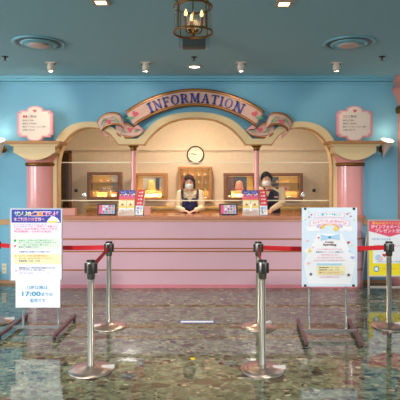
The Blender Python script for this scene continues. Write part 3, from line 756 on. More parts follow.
def showcase(px0, px1, py0, py1, name, label, frame_m, shelves, muntins=0, fw=3.4):
    dep = .20; fy = BY - dep; kk = fy / F
    x0, x1 = P(px0, 0, fy).x, P(px1, 0, fy).x; z0, z1 = P(0, py1, fy).z, P(0, py0, fy).z
    t = thing(name, label, 'display case', ((x0 + x1) / 2, BY, z0), 'wall display cases')
    w = fw * kk
    f = MB(frame_m)
    f.box(x0, x1, fy, BY, z1 - w, z1).box(x0, x1, fy, BY, z0, z0 + w).box(x0, x0 + w, fy, BY, z0 + w, z1 - w).box(x1 - w, x1, fy, BY, z0 + w, z1 - w)
    f.build('frame', t, bevel=.008)
    MB(frame_m).box(x0 + w * .7, x1 - w * .7, fy - .012, fy, z1 - w * .75, z1 - w * .45).box(x0 + w * .7, x1 - w * .7, fy - .012, fy, z0 + w * .45, z0 + w * .75).box(x0 + w * .45, x0 + w * .75, fy - .012, fy, z0 + w * .45, z1 - w * .45).box(x1 - w * .75, x1 - w * .45, fy - .012, fy, z0 + w * .45, z1 - w * .45).build('bead', t)
    MB(case_in).box(x0 + w, x1 - w, BY - .02, BY - .004, z0 + w, z1 - w).build('back_panel', t)
    zs = []
    for s_ in shelves:
        z = P(0, s_, fy + .05).z; zs.append(z)
        MB(wood_l).box(x0 + w, x1 - w, fy + .03, BY - .02, z - .012, z).build('shelf', t)
    for i in range(muntins):
        x = x0 + w + (x1 - x0 - 2 * w) * (i + 1) / (muntins + 1)
        MB(frame_m).box(x - .011, x + .011, fy + .004, fy + .024, z0 + w, z1 - w).build('muntin', t)
    MB(emis_c).box(x0 + w + .02, x1 - w - .02, fy + .03, fy + .045, z1 - w - .004, z1 - w).build('lamp_strip', t)
    MB(gls).box(x0 + w, x1 - w, fy + .012, fy + .015, z0 + w, z1 - w).build('glass_pane', t)
    light('AREA', 'case_light', ((x0 + x1) / 2, fy + .03, z1 - w - .01), .3, (1, .78, .46), x1 - x0 - 2 * w - .05, target=((x0 + x1) / 2, fy + .16, z0 + .06), sy=.02)
    light('AREA', 'case_light', ((x0 + x1) / 2, fy + .02, z0 + w + .01), 1.3, (1, .88, .66), x1 - x0 - 2 * w - .05, target=((x0 + x1) / 2, fy + .12, z1 - .1), sy=.02)  # added fill from below to brighten the case contents, no strip modelled
    return x0 + w, x1 - w, z0 + w, zs, fy + .1, t
g = 'small cakes in the left display case'
x0, x1, zf, zs, yy, t = showcase(87, 121, 172, 200.5, 'display_case', 'brown framed lit display case with two shelves on far left of back wall', wood, (182, 190.5))
MB(lilac).box(x1 - .16, x1 - .01, BY - .03, BY - .02, zf, zs[0] + .12).build('backdrop', t)
for i in range(5): cupcake(x0 + .17 + .065 * i, yy, zs[0], .024, cake_r if i % 2 else cake_w, 'tiny cake on the top shelf of the left display case', g)
for i in range(5): cupcake(x0 + .12 + .085 * i, yy - .035, zs[1], .022, cake_r, 'tiny red cake on the second shelf of the left display case', g)
small_box(x0 + .27, yy + .03, zs[1], .26, .085, box_c, 'wide kraft box behind red cakes in the left display case', None, cake_w)
small_box(x0 + .2, yy, zf, .18, .09, box_c, 'kraft gift box at the bottom left of the left display case', None, cake_y)
small_box(x0 + .42, yy, zf, .12, .09, mat('box_orange', (226, 140, 70), .5), 'orange gift box at the bottom right of the left display case', None, cake_w)
small_box(x0 + .33, yy + .02, zs[0] + 0, .08, .05, cake_w, 'white gift box behind cakes on the top shelf of left display case', None, cake_y) if False else None

x0, x1, zf, zs, yy, t = showcase(133.5, 167, 173, 201, 'display_case', 'brown framed lit display case with yellow bell-shaped cake left of the clock', wood_h, ())
MB(lilac).box(x0 + .09, x1 - .03, BY - .03, BY - .02, zf + .12, P(0, 177, BY).z).build('backdrop', t)
MB(slate_m).box(x1 - .16, x1 - .09, BY - .04, BY - .03, zf + .1, P(0, 178, BY).z).build('backdrop', t)
bz = .125
ped = small_box((x0 + x1) / 2 + .02, yy, zf, .36, bz, box_c, 'long kraft box under the yellow bell-shaped cake', None, box_p)
dome((x0 + x1) / 2 + .01, yy, zf + bz, .085, .2, mat('cake_cream', (250, 226, 140), .5), cake_y, 'yellow bell-shaped cake standing in the display case left of the clock')
for i, (dx, wh) in enumerate(((-.2, 'left of'), (.17, 'right of'))):
    cupcake((x0 + x1) / 2 + dx + .01, yy - (.0), zf + (bz if dx > 0 else 0) * 1.0, .03, cake_y, 'yellow topped cake %s the yellow bell-shaped cake' % wh, 'yellow cakes beside the bell-shaped cake')

x0, x1, zf, zs, yy, t = showcase(178, 212, 166.5, 202, 'display_case', 'golden framed glazed cabinet with twelve small panes below the clock', wood_h, (175.5, 183, 190.5), 3, fw=3)
g = 'small white figures in the paned cabinet'
for j, z in enumerate(zs + [zf]):
    for i in range(4):
        cupcake(x0 + (x1 - x0) * (i + .5) / 4, yy, z, .026, (cake_w, cake_p, box_c)[(i + j) % 3], 'small pale cake model on a shelf of the cabinet below the clock', g)

x0, x1, zf, zs, yy, t = showcase(224, 257.5, 173, 201, 'display_case', 'brown framed lit display case with pink bell-shaped cake right of the clock', wood, ())
MB(mat('backdrop_rose', (150, 110, 108), .6, var=.2)).box(x0 + .01, x0 + .13, BY - .03, BY - .02, zf + .02, P(0, 177, BY).z).build('backdrop', t)
MB(slate_m).box(x0 + .13, x1 - .12, BY - .03, BY - .02, zf + .1, P(0, 176, BY).z).build('backdrop', t)
small_box((x0 + x1) / 2 - .02, yy, zf, .3, bz, box_c, 'kraft box under the pink bell-shaped cake', None, box_p)
dome((x0 + x1) / 2 - .02, yy, zf + bz, .085, .19, cake_p, cake_r, 'pink bell-shaped cake standing in the display case right of the clock')
cupcake(x0 + .04, yy, zf, .03, cake_w, 'small white cake beside kraft box below the pink cake', None)

x0, x1, zf, zs, yy, t = showcase(269, 303, 173, 201, 'display_case', 'brown framed lit display case with golden cakes on far right of back wall', wood, (182.5, 191))
MB(slate_m).box(x0 + .01, x0 + .14, BY - .03, BY - .02, zs[1] + .08, P(0, 177, BY).z).build('backdrop', t)
for i in range(5): cupcake(x0 + .1 + .05 * i, yy, zs[0], .024, cake_y, 'golden topped cake on the top shelf of the far right case', 'golden cakes in the right display case')
small_box(x0 + .2, yy, zs[1], .24, .085, box_p, 'pink box on the middle shelf of the far right case', None, cake_r)
for i in range(6): cupcake(x0 + .1 + .05 * i, yy, zf, .02, (box_c, cake_w)[i % 2], 'pale cake on the bottom shelf of the far right case', 'pale cakes in the right display case')

# clock
cp = P(195.5, 154.5, BY - .03); cr = 8.7 * cp.y / F
t = thing('wall_clock', 'round wall clock with cream face and dark brown rim', 'clock', (cp.x, BY, cp.z))
MB(mat('clock_rim', (64, 40, 28), .35, var=.1)).lathe([(cr * .85, 0), (cr * 1.0, 0), (cr, .04), (cr * .94, .055), (cr * .87, .045), (cr * .86, .02)], (cp.x, BY, cp.z), 48, axis=(0, -1, 0)).build('rim', t)
f = MB(mat('clock_face', (248, 236, 208), .4)).lathe([(.001, .028), (cr * .87, .028)], (cp.x, BY, cp.z), 40, axis=(0, -1, 0)); f.m(pr_k)
for i in range(12):
    a = PI / 6 * i; f.text(str(i or 12), cp.x + cr * .7 * math.sin(a), cp.z + cr * .7 * math.cos(a) - .011, .022, BY - .03, None)
f.build('face', t)
def hand(a, L, w, nm):
    a = R(a); dx, dz = math.sin(a), math.cos(a); c = (cp.x, cp.z)
    MB(black).prism([(c[0] - dx * .02 - dz * w, c[1] - dz * .02 + dx * w), (c[0] - dx * .02 + dz * w, c[1] - dz * .02 - dx * w), (c[0] + dx * L + dz * w * .5, c[1] + dz * L - dx * w * .5), (c[0] + dx * L - dz * w * .5, c[1] + dz * L + dx * w * .5)], BY - .037, BY - .033).build(nm, t)
hand(286, cr * .5, .006, 'hour_hand'); hand(276, cr * .75, .004, 'minute_hand')

# ------------------------------------------------------------------ items on the counter
def bx_thing(name, label, cat, px0, px1, py0, Y, dep, m, group=None):
    x0, x1 = P(px0, 0, Y).x, P(px1, 0, Y).x; h = P(0, py0, Y).z - TOP
    t = thing(name, label, cat, ((x0 + x1) / 2, Y, TOP), group)
    MB(m).rbox(x0, x1, Y, Y + dep, TOP, TOP + h * .8, .006).build('body', t)
    MB(m).rbox(x0 - .004, x1 + .004, Y - .004, Y + dep + .004, TOP + h * .78, TOP + h, .006).build('lid', t)
pbx = mat('rose_box', (214, 150, 136), .45, var=.05)
bx_thing('pink_box', 'small rose pink box on the counter right of the left brochure racks', 'box', 144, 150.5, 206.5, 7.2, .1, pbx)
bx_thing('pink_box', 'low rose pink box at the left end of the counter top', 'box', 61, 75, 208.5, 7.2, .12, pbx)
def tablet(px, w_px, label, tilt=18):
    Y = 7.2; x = P(px, 0, Y).x; w = w_px * Y / F; h = .165
    t = thing('tablet', label, 'tablet', (x, Y, TOP), 'tablets on the counter')
    M = Matrix.Translation((x, Y, TOP + .006)) @ Matrix.Rotation(R(-tilt), 4, 'X')
    MB(black).at(M).rbox(-w / 2, w / 2, 0, .012, 0, h, .005).build('body', t)
    s_ = MB(mat('screen_lilac', (186, 176, 206), .15, emit=(200, 184, 224), estr=.2)).at(M); a, c = w / 2 - .022, h - .018
    s_.rect(-a, a, .016, c, -.001)
    cols = [red, pr_cyan, pr_yel, pr_gr, pr_pink, white, pr_or, royal]
    s_.m(pr_pink).rect(-a, -a + .045, .016, c, -.002)
    for j in range(3):
        for i in range(4):
            s_.m(cols[(i * 3 + j * 5) % 8]).rect(-a + .06 + i * (2 * a - .06) / 4, -a + .06 + i * (2 * a - .06) / 4 + .026, .03 + j * .042, .056 + j * .042, -.002)
    s_.build('screen', t)
    MB(dark_g).box(x - w * .35, x + w * .35, Y + .0, Y + .12, TOP, TOP + .006).build('stand_foot', t)
    MB(dark_g).cyl((x, Y + .11, TOP + .003), (x, Y + .04, TOP + .1), .008).build('stand_leg', t)
tablet(106.5, 19, 'black tablet on a stand, left of the left brochure racks', 16)
tablet(228.5, 18.5, 'black tablet on a stand, left of the right brochure racks', 16)

def leaflet(x, y, z, w, h, kind, label, group, tilt=8, rz=0):
    t = thing('leaflet', label, 'leaflet', (x, y, z), group)
    M = Matrix.Translation((x, y, z)) @ Matrix.Rotation(rz, 4, 'Z') @ Matrix.Rotation(R(-tilt), 4, 'X')
    f = MB(white).at(M).box(-w / 2, w / 2, 0, .004, 0, h); q = -.0006; q2 = -.0012
    if kind == 'event':
        f.m(royal).rect(-w / 2, w / 2, 0, h, q); f.m(white).text('フェア', 0, h * .8, h * .1, q2, w * .7, bold=.02)
        for i, m_ in enumerate((pr_yel, pr_pink, pr_lpink, white)): f.m(m_).disc(-w * .36 + w * .24 * i, h * .66 + (i % 2) * .01, w * .11, q2)
        f.m(pr_pink).rect(-w / 2, w / 2, 0, h * .6, q2)
    elif kind == 'food':
        f.m(pr_cream).rect(-w / 2, w / 2, 0, h, q); f.m(pr_or).rect(-w / 2, w / 2, h * .9, h, q2); f.m(pr_yel).rect(-w * .45, w * .45, h * .36, h * .46, q2)
        f.m(pr_or).flat([(-w * .25, h * .5), (w * .25, h * .5), (w * .1, h * .64), (-w * .08, h * .66)], q2); f.m(cake_r).disc(0, h * .6, w * .1, q2 - .0004)
        f.m(white).rect(-w / 2, w / 2, 0, h * .3, q2); f.m(pr_k).text('ご案内', 0, h * .14, h * .08, q2 - .0005, w * .7)
    else:
        f.m(red).rect(-w / 2, w / 2, h * .62, h, q); f.m(white).text('お得', 0, h * .72, h * .16, q2, w * .6, bold=.02)
        f.m(pr_lb).rect(-w * .4, w * .4, h * .34, h * .56, q); f.m(pr_pink).disc(-w * .2, h * .45, w * .13, q2); f.m(pr_yel).disc(w * .2, h * .24, w * .13, q2); f.m(pr_cyan).disc(-w * .15, h * .14, w * .14, q2); f.m(royal).rect(-w * .4, -w * .1, h * .24, h * .3, q2)
    f.build('printed_sheet', t)
def racks(px0, side, back_flip=1):
    Y = 7.2; kk = Y / F; x0 = P(px0, 0, Y).x; w = 16.8 * kk; x1 = x0 + w
    t = thing('brochure_rack', 'clear two-tier brochure rack, %s one on the counter' % side, 'rack', ((x0 + x1) / 2, Y, TOP), 'clear brochure racks')
    MB(acr).box(x0, x1, Y - .02, Y + .16, TOP, TOP + .006).build('base', t)
    MB(acr).box(x0, x1, Y + .13, Y + .134, TOP + .006, TOP + .34).build('back', t)
    lip = MB(mat('rack_label', (226, 206, 190), .5)).box(x0, x1, Y - .022, Y - .018, TOP, TOP + .07).m(pr_k)
    lip.text('ご自由にお取りください', (x0 + x1) / 2, TOP + .04, .014, Y - .023, w * .6).text('館内マップ', (x0 + x1) / 2, TOP + .015, .014, Y - .023, w * .8); lip.build('lip', t)
    MB(acr).box(x0, x1, Y + .05, Y + .053, TOP + .006, TOP + .16).build('divider', t)
    for i in range(2):
        xc = x0 + w * (.26 + .48 * i); wl = w * .46; s2 = ('left', 'right')[i]
        leaflet(xc, Y - .008, TOP + .04, wl, .2, 'food', 'yellow and white food leaflet, %s of two in the %s brochure rack' % (s2, side), 'leaflets in the brochure racks')
        leaflet(xc, Y + .065, TOP + .16, wl * 1.02, .205, 'event', 'blue and pink event leaflet, %s of two in the %s brochure rack' % (s2, side), 'leaflets in the brochure racks')
    xa = x1 + .006; w2 = 8.2 * kk
    t = thing('leaflet_stand', 'narrow clear stand of red leaflets beside the %s brochure rack' % side, 'rack', (xa + w2 / 2, Y, TOP), 'narrow leaflet stands')
    MB(acr).box(xa, xa + w2, Y - .03, Y + .17, TOP, TOP + .006).build('base', t)
    MB(acr).box(xa, xa + w2, Y + .16, Y + .164, TOP + .006, TOP + .34).build('back', t)
    names = ('front', 'second from front', 'second from back', 'rearmost')
    for i in range(4):
        leaflet(xa + w2 / 2 + (i * .004 if side == 'left' else 0), Y - .015 + .042 * i, TOP + .007 + .05 * i * 1.0, w2 * .9, .215, 'red', 'red and white leaflet, %s of four beside the %s brochure rack' % (names[i], side), 'red leaflets in the narrow stands', 8)
racks(118, 'left'); racks(242.3, 'right')

# ------------------------------------------------------------------ queue barriers
HP = .905
def stanchion(x, y, label, tab, detail=True):
    t = thing('queue_post', label, 'queue post', (x, y, 0), 'steel queue posts')
    MB(steel_b).lathe([(.001, 0), (.18, 0), (.182, .008), (.178, .014), (.12, .024), (.06, .034), (.035, .045), (.03, .05)], (x, y, 0), 48).build('base', t)
    MB(steel).cyl((x, y, .04), (x, y, HP - .14), .0255, n=28).build('pole', t)
    MB(mat('collar_steel', (150, 146, 140), .3, 1.0, var=.1)).lathe([(.0255, HP - .155), (.032, HP - .15), (.034, HP - .11), (.037, HP - .105), (.037, HP - .02), (.034, HP - .012)], (x, y, 0), 28).build('collar', t)
    MB(black).lathe([(.034, HP - .014), (.037, HP - .01), (.036, HP), (.001, HP + .002)], (x, y, 0), 28).build('cap', t)
    for a in range(4):
        q = R(45 + 90 * a + (0 if tab else 0)) if False else R(90 * a)
        M = Matrix.Translation((x, y, 0)) @ Matrix.Rotation(q, 4, 'Z')
        MB(dark_g).at(M).rbox(.03, .052, -.013, .013, HP - .105, HP - .022, .004).build('belt_slot', t)
    M = Matrix.Translation((x, y, 0)) @ Matrix.Rotation(R(tab), 4, 'Z')
    if tab is not None: MB(mat('silver_tab', (234, 230, 226), .35, .2)).at(M).box(.085, .19, -.017, .017, .012, .034).build('base_label', t)
A = (P(91, 0, 4.02).x, 4.02); Bp = (P(109, 0, 5.2).x, 5.2); Cp = (P(262.5, 0, 4.03).x, 4.03); D = (P(258.3, 0, 5.18).x, 5.18); E = (P(389, 0, 5.2).x, 5.2); Fp = (-2.165, 5.38)
stanchion(*A, 'steel queue post nearest the camera on the left side', 10)
stanchion(*Bp, 'steel queue post behind the front left one, nearer the counter', 190)
stanchion(*Cp, 'steel queue post nearest the camera, right of centre', 2)
stanchion(*D, 'steel queue post just behind the front right-of-centre one', 40)
stanchion(*E, 'steel queue post in front of the far right yellow poster', 20)
stanchion(*Fp, 'steel queue post at left edge whose base shows beside notice stand', 20)
def belt(p, q, label, sag=.004):
    p = Vector((p[0], p[1], 0)); q = Vector((q[0], q[1], 0)); d = (q - p).normalized(); p = p + d * .045; q = q - d * .045; nrm = Vector((-d.y, d.x, 0)) * .0012
    b = MB(belt_red); n = 12; vs = []; zc_ = HP - .062; h = .024
    for i in range(n + 1):
        t_ = i / n; c = p.lerp(q, t_); z = zc_ - sag * 4 * t_ * (1 - t_)
        for sgn, zz in ((1, z + h), (1, z - h), (-1, z - h), (-1, z + h)): vs.append((c.x + nrm.x * sgn, c.y + nrm.y * sgn, zz))
    fs = [(4 * i + j, 4 * i + (j + 1) % 4, 4 * i + 4 + (j + 1) % 4, 4 * i + 4 + j) for i in range(n) for j in range(4)] + [(0, 1, 2, 3), (4 * n, 4 * n + 1, 4 * n + 2, 4 * n + 3)]
    b.add(vs, fs); return tag(b.build('barrier_belt'), label, 'belt', 'red barrier belts')
belt(A, Bp, 'short red belt between the two left queue posts')
belt(Bp, Fp, 'long red belt running left behind the blue-headed notice stand', .015)
belt(Cp, D, 'short red belt between the two queue posts right of centre')
belt(D, E, 'long red belt running right behind the pastel rainbow poster', .015)

# ------------------------------------------------------------------ notice stand, left
def stand(name, label, x0, x1, Y, feet, posts, bar_y, z_bar, ztop):
    t = thing(name, label, 'notice stand', ((x0 + x1) / 2, Y, 0))
    for (xa, ya, xb, yb) in feet:
        d = Vector((xb - xa, yb - ya, 0)); L = d.length; ang = math.atan2(d.y, d.x)
        M = Matrix.Translation((xa, ya, 0)) @ Matrix.Rotation(ang, 4, 'Z')
        ft = MB(rail_m).at(M).rbox(0, L, -.017, .017, .035, .07, .006).build('foot_rail', t)
        for q in (.03, L - .03): MB(black).at(M).cyl((q, -.012, .02), (q, .012, .02), .02, n=16).build('caster', ft)
    for px in posts: MB(alu).cyl((px, Y + .012, .05), (px, Y + .012, ztop - .02), .0105).build('upright', t)
    MB(alu).box(feet[0][0] * .5 + feet[0][2] * .5, feet[1][0] * .5 + feet[1][2] * .5, bar_y - .012, bar_y + .012, z_bar - .012, z_bar + .012).build('cross_bar', t)
    return t
Y = 5.0
x0, x1 = P(10, 0, Y).x, P(62.6, 0, Y).x; zt, zb = P(0, 208, Y).z, P(0, 281, Y).z
t = stand('notice_stand', 'blue-headed notice board on a steel floor stand at the left', x0, x1, Y, [(-1.875, 4.72, -1.85, 5.45), (-1.335, 4.72, -1.315, 5.45)], [P(22.8, 0, Y).x, P(58, 0, Y).x], 5.03, .05, zt)
def panel_frame(t, x0, x1, z0, z1, Y, m=alu, w=.012):
    MB(m).box(x0, x1, Y - .006, Y + .008, z1 - w, z1).box(x0, x1, Y - .006, Y + .008, z0, z0 + w).box(x0, x0 + w, Y - .006, Y + .008, z0 + w, z1 - w).box(x1 - w, x1, Y - .006, Y + .008, z0 + w, z1 - w).build('frame', t)
panel_frame(t, x0, x1, zb, zt, Y, alu, .01)
W = x1 - x0; H = zt - zb; cxm = (x0 + x1) / 2
f = MB(white).box(x0 + .006, x1 - .006, Y - .003, Y + .004, zb + .006, zt - .006); q = Y - .0045; q2 = Y - .0055; q3 = Y - .0065
def U(u): return x0 + W * u
def V(v): return zt - H * v
f.m(royal).rect(U(.03), U(.97), V(.2), V(.02), q)
txt = 'サンリオピューロランド'; rain = [pr_mint, pr_yel, pr_gr, pr_yel, pr_or, pr_or, pr_or, pr_pink, pr_pink, pr_pink, pr_pink]
for i, ch in enumerate(txt):
    xx = U(.09 + .83 * (i + .5) / 11)
    f.m(white).text(ch, xx, V(.112), H * .066, q2, W * .085, bold=.07)
    f.m(rain[i]).text(ch, xx, V(.108), H * .055, q3, W * .07, bold=.01)
f.m(white).text('をご利用のお客様へ', U(.08), V(.178), H * .05, q2, W * .58, 'LEFT', .06); f.m(pr_pink).text('をご利用のお客様へ', U(.085), V(.175), H * .042, q3, W * .57, 'LEFT', .0)
f.m(white).flat([(U(.7), V(.19)), (U(.95), V(.19)), (U(.92), V(.15)), (U(.86), V(.12)), (U(.8), V(.11)), (U(.74), V(.15))], q2); f.m(pr_yel).rect(U(.72), U(.9), V(.2), V(.175), q3)
f.m(mat('notice_blush', (250, 226, 238), .5)).rect(U(.03), U(.97), V(.42), V(.205), q)
body = [(.235, pr_navy, 'ピューロランドのアプリについて', .62), (.265, pr_navy, 'アプリのページにて', .42), (.300, pr_pink, '「当日」のお客様もご購入できる', .82), (.335, pr_pink, '有効期限・500円を追加', .70), (.335, None, None, 0),
        (.455, pr_gr, '当館をご利用のお客様は窓口にて', .66), (.485, pr_navy, 'サンリオピューロランドのチケット', .72), (.515, pr_gr, '「ご入園」のご案内をご覧ください', .6), (.545, pr_navy, '受付にてお求めください', .38),
        (.61, pr_navy, '注意事項をご確認のうえご利用ください', .62), (.665, pr_or, '当日のご利用は総合受付窓口へ', .58), (.70, pr_or, '再入場・返金はお受けできません', .66), (.735, pr_navy, '営業時間  10:00 - 17:00', .4),
        (.83, pr_navy, '混雑状況によりご案内が変わる場合がございます', .7), (.86, pr_navy, 'ご了承ください', .5), (.9, pr_lav, 'お問い合わせは総合インフォメーションまで', .6)]
f.m(pr_gl).rect(U(.1), U(.95), V(.565), V(.425), q); f.m(pr_cream).rect(U(.08), U(.97), V(.765), V(.63), q)
for v, m_, s_, w in body:
    if m_: f.m(m_).text(s_, U(.17 if v > .44 else .08), V(v), H * (.024 if m_ is not pr_pink else .029), q2, W * w, 'LEFT', .03)
f.m(pr_pink).text('前売り・年間パス', U(.52), V(.265), H * .028, q2, W * .38, 'LEFT', .04)
f.m(pr_gr).disc(U(.1), V(.445), .014, q2); f.m(pr_pink).flat(heart(U(.1), V(.52), .016), q2); f.m(pr_yel).disc(U(.11), V(.655), .012, q2); f.m(pr_pink).flat(heart(U(.12), V(.86), .01), q2)
f.m(pr_lpink).rect(U(.05), U(.96), V(.925), V(.921), q)
f.build('printed_panel', t)
x0b, x1b, z0b, z1b = P(15, 0, 4.96).x, P(59.6, 0, 4.96).x, P(0, 308, 4.96).z, P(0, 279, 4.96).z
lb = tag(MB(white).box(x0b, x1b, Y - .024, Y - .018, z0b, z1b).build('_tmp'), 'x', 'x'); bpy.data.objects.remove(lb)
f = MB(white).box(x0b, x1b, Y - .024, Y - .016, z0b, z1b); f.m(pr_cyan); xm = (x0b + x1b) / 2; hb = z1b - z0b
f.text('15時以降は', xm - .005, z1b - hb * .37, hb * .13, Y - .0255, .21, bold=.012).text('17:00', xm - .065, z1b - hb * .60, hb * .155, Y - .0255, .19, bold=.04).text('までの', xm + .095, z1b - hb * .60, hb * .12, Y - .0255, .115, bold=.03).text('販売です', xm, z1b - hb * .82, hb * .13, Y - .0255, .155, bold=.02)
sb = tag(f.build('time_card'), 'white card reading 17:00 hung below the blue-headed notice board', 'sign')
for px in (22.8, 58): MB(chrome).tube([(P(px, 0, Y).x, Y - .02, z1b - .004), (P(px, 0, Y).x, Y - .012, z1b + .012), (P(px, 0, Y).x, Y - .006, z1b + .014)], .0025, 6).build('hook', sb)

# ------------------------------------------------------------------ pastel poster stand
Y = 4.85
x0, x1 = P(301.7, 0, Y).x, P(357, 0, Y).x; zt, zb = P(0, 207.5, Y).z, P(0, 286.5, Y).z
t = stand('poster_stand', 'pastel rainbow and stars poster on a steel stand, right of centre', x0, x1, Y, [(1.06, 4.52, 1.13, 5.28), (1.56, 4.5, 1.68, 5.28)], [P(309.5, 0, Y).x, P(346.5, 0, Y).x], 4.86, .065, zt)
W = x1 - x0; H = zt - zb; cxm = (x0 + x1) / 2
f = MB(white_b).box(x0, x1, Y - .006, Y + .001, zb, zt); q = Y - .0072; q2 = Y - .0082; q3 = Y - .0092; q4 = Y - .0102
f.m(white).flat([(U(.12), V(.97)), (U(.88), V(.97)), (U(.97), V(.7)), (U(.8), V(.45)), (U(.72), V(.33)), (U(.28), V(.33)), (U(.2), V(.45)), (U(.03), V(.7))], q)
for cx_, cz_, r_ in ((.2, .26, .06), (.28, .25, .07), (.13, .27, .045), (.78, .25, .06), (.86, .27, .055), (.72, .27, .05), (.1, .55, .05), (.9, .62, .05)): f.m(white).disc(U(cx_), V(cz_), W * r_, q2)
for i, m_ in enumerate((pr_lav, pr_lb, pr_lpink, pr_or, pr_cream)):
    ro = .26 - .022 * i; pts = [(U(.5) + W * ro * math.cos(PI * (.12 + .76 * k / 16)), V(.3) + W * ro * .72 * math.sin(PI * (.12 + .76 * k / 16))) for k in range(17)]
    pin = [(U(.5) + W * (ro - .022) * math.cos(PI * (.88 - .76 * k / 16)), V(.3) + W * (ro - .022) * .72 * math.sin(PI * (.88 - .76 * k / 16))) for k in range(17)]
    f.m(m_).flat(pts + pin, q3)
def arcband(v, half, hgt, m_, bow): 
    n = 12; a = [(U(.5 + half * (2 * k / n - 1)), V(v) - H * bow * (2 * k / n - 1) ** 2) for k in range(n + 1)]
    f.m(m_).flat(a + [(x_, z_ - H * hgt) for x_, z_ in reversed(a)], q3)
arcband(.055, .27, .065, pr_lpink, .008); arcband(.063, .25, .048, white, .008); arcband(.135, .36, .075, pr_lpink, .03); arcband(.143, .34, .055, white, .03)
for i, ch in enumerate('ピューロランド・夏まつり'):
    u = .5 + .44 * ((i + .5) / 12 - .5); f.m(pr_mint if i % 2 else pr_cyan).text(ch, U(u), V(.1) - H * .006 * ((u - .5) / .22) ** 2, H * .03, q4, W * .032, bold=.06)
for i, ch in enumerate('みんなでいっしょにあそぼうよ'):
    u = .5 + .62 * ((i + .5) / 14 - .5); f.m(pr_pink).text(ch, U(u), V(.188) - H * .024 * ((u - .5) / .31) ** 2, H * .036, q4, W * .038, bold=.05)
for u, v, s_, m_ in ((.37, .245, .036, pr_yel), (.61, .27, .055, pr_yel), (.06, .15, .02, pr_yel), (.12, .06, .02, pr_yel), (.94, .15, .02, pr_yel), (.86, .06, .02, pr_yel), (.14, .82 - .3, .02, pr_yel), (.9, .48, .02, pr_yel)): f.m(m_).flat(star(U(u), V(v), W * s_), q4)
for u, v in ((.17, .09), (.13, .12), (.82, .08), (.88, .11)): f.m(red).flat(heart(U(u), V(v), W * .018), q4)
f.m(pr_lb).flat([(U(.34), V(.34)), (U(.48), V(.36)), (U(.52), V(.36)), (U(.68), V(.33)), (U(.68), V(.41)), (U(.52), V(.39)), (U(.48), V(.39)), (U(.34), V(.42))], q3); f.m(pr_cyan).disc(U(.5), V(.375), W * .025, q4)
f.m(pr_br).text('Lucky', U(.5), V(.45), H * .028, q4, W * .16, bold=.05).text('Sparkling', U(.5), V(.487), H * .034, q4, W * .24, bold=.05)
for v, w, m_, s_ in ((.535, .44, pr_pink, 'たくさんの笑顔に会えるスペシャルな'), (.57, .5, pr_navy, '期間限定のパレードとショーを開催します'), (.605, .3, pr_pink, '館内でお楽しみください'), (.64, .46, pr_pink, 'スタンプをあつめてプレゼントをもらおう'), (.675, .56, pr_pink, 'くわしくはスタッフまでおたずねください'), (.885, .36, pr_pink, 'みなさまのご来場をお待ちしております')):
    f.m(m_).text(s_, U(.5), V(v), H * .018, q4, W * w, bold=.02)
f.m(pr_cream).rect(U(.27), U(.77), V(.85), V(.73), q2); f.m(mat('print_peach', (252, 224, 170), .5)).rect(U(.29), U(.75), V(.85), V(.8), q3); f.m(pr_lb).rect(U(.27), U(.72), V(.73), V(.705), q3)
for v, s_ in ((.765, '開催期間  7.1 - 8.31'), (.795, '開催時間  10:00 - 17:00'), (.83, '場所  1F インフォメーション')): f.m(pr_br).text(s_, U(.31), V(v), H * .016, q4, W * .36, 'LEFT', .02)
for u, v, s_, m_ in ((.14, .55, .035, pr_yel), (.2, .5, .025, pr_lpink), (.84, .44, .03, red), (.91, .63, .035, pr_lav), (.86, .55, .025, pr_lb), (.12, .7, .03, pr_lpink), (.3, .38, .02, red), (.1, .42, .03, pr_lpink)): f.m(m_).flat(heart(U(u), V(v), W * s_), q4)
for u, v in ((.16, .84), (.84, .85)): f.m(pr_k).flat(star(U(u), V(v), W * .035), q4)
f.build('printed_panel', t)
for u, v in ((.06, .985 - .97), (.94, .985 - .97), (.06, .985), (.93, .985)):
    MB(dark_g).rbox(U(u) - .012, U(u) + .012, Y - .014, Y + .006, V(v) - .011, V(v) + .011, .003).build('clip', t)

# ------------------------------------------------------------------ yellow poster on A-frame, far right
Y = 6.67
x0, x1 = P(367.5, 0, Y).x, P(367.5, 0, Y).x + .6; zt, zb = P(0, 219.5, Y).z, P(0, 277, Y).z
t = thing('easel_board', 'yellow and pink poster in a framed easel board at the far right edge', 'poster stand', ((x0 + x1) / 2, Y, 0))
W = x1 - x0; H = zt - zb
frm = mat('frame_champagne', (206, 196, 186), .3, .6, var=.04)
panel_frame(t, x0, x1, zb, zt, Y, frm, .018)
f = MB(white).box(x0 + .01, x1 - .01, Y - .002, Y + .004, zb + .01, zt - .01); q = Y - .0035; q2 = Y - .0047
f.m(mat('poster_rose', (238, 84, 116), .5)).flat([(U(.03), V(.025)), (U(.97), V(.025)), (U(.97), V(.2)), (U(.5), V(.30)), (U(.03), V(.2))], q)
f.m(pr_yel).text('夏休みのスペシャル企画', U(.5), V(.085), H * .045, q2, W * .8, bold=.05)
f.m(white).text('3Fインフォメーション', U(.5), V(.155), H * .065, q2, W * .84, bold=.05).text('プレゼント交換', U(.5), V(.228), H * .065, q2, W * .66, bold=.05)
f.m(mat('poster_yellow', (255, 226, 40), .5)).rect(U(.03), U(.97), V(.97), V(.76), q); f.flat([(U(.03), V(.5)), (U(.12), V(.55)), (U(.12), V(.78)), (U(.03), V(.78))], q).flat([(U(.97), V(.5)), (U(.88), V(.55)), (U(.88), V(.78)), (U(.97), V(.78))], q)
f.m(pr_cyan).text('もれなくもらえる', U(.1), V(.36), H * .04, q2, W * .42, 'LEFT', .04).disc(U(.2), V(.86), .04, q2).disc(U(.78), V(.9), .03, q2)
f.m(white).disc(U(.2), V(.86), .026, q2 - .001).m(pr_pink).text('かわいいプレゼントを', U(.5), V(.47), H * .035, q2, W * .7, bold=.02)
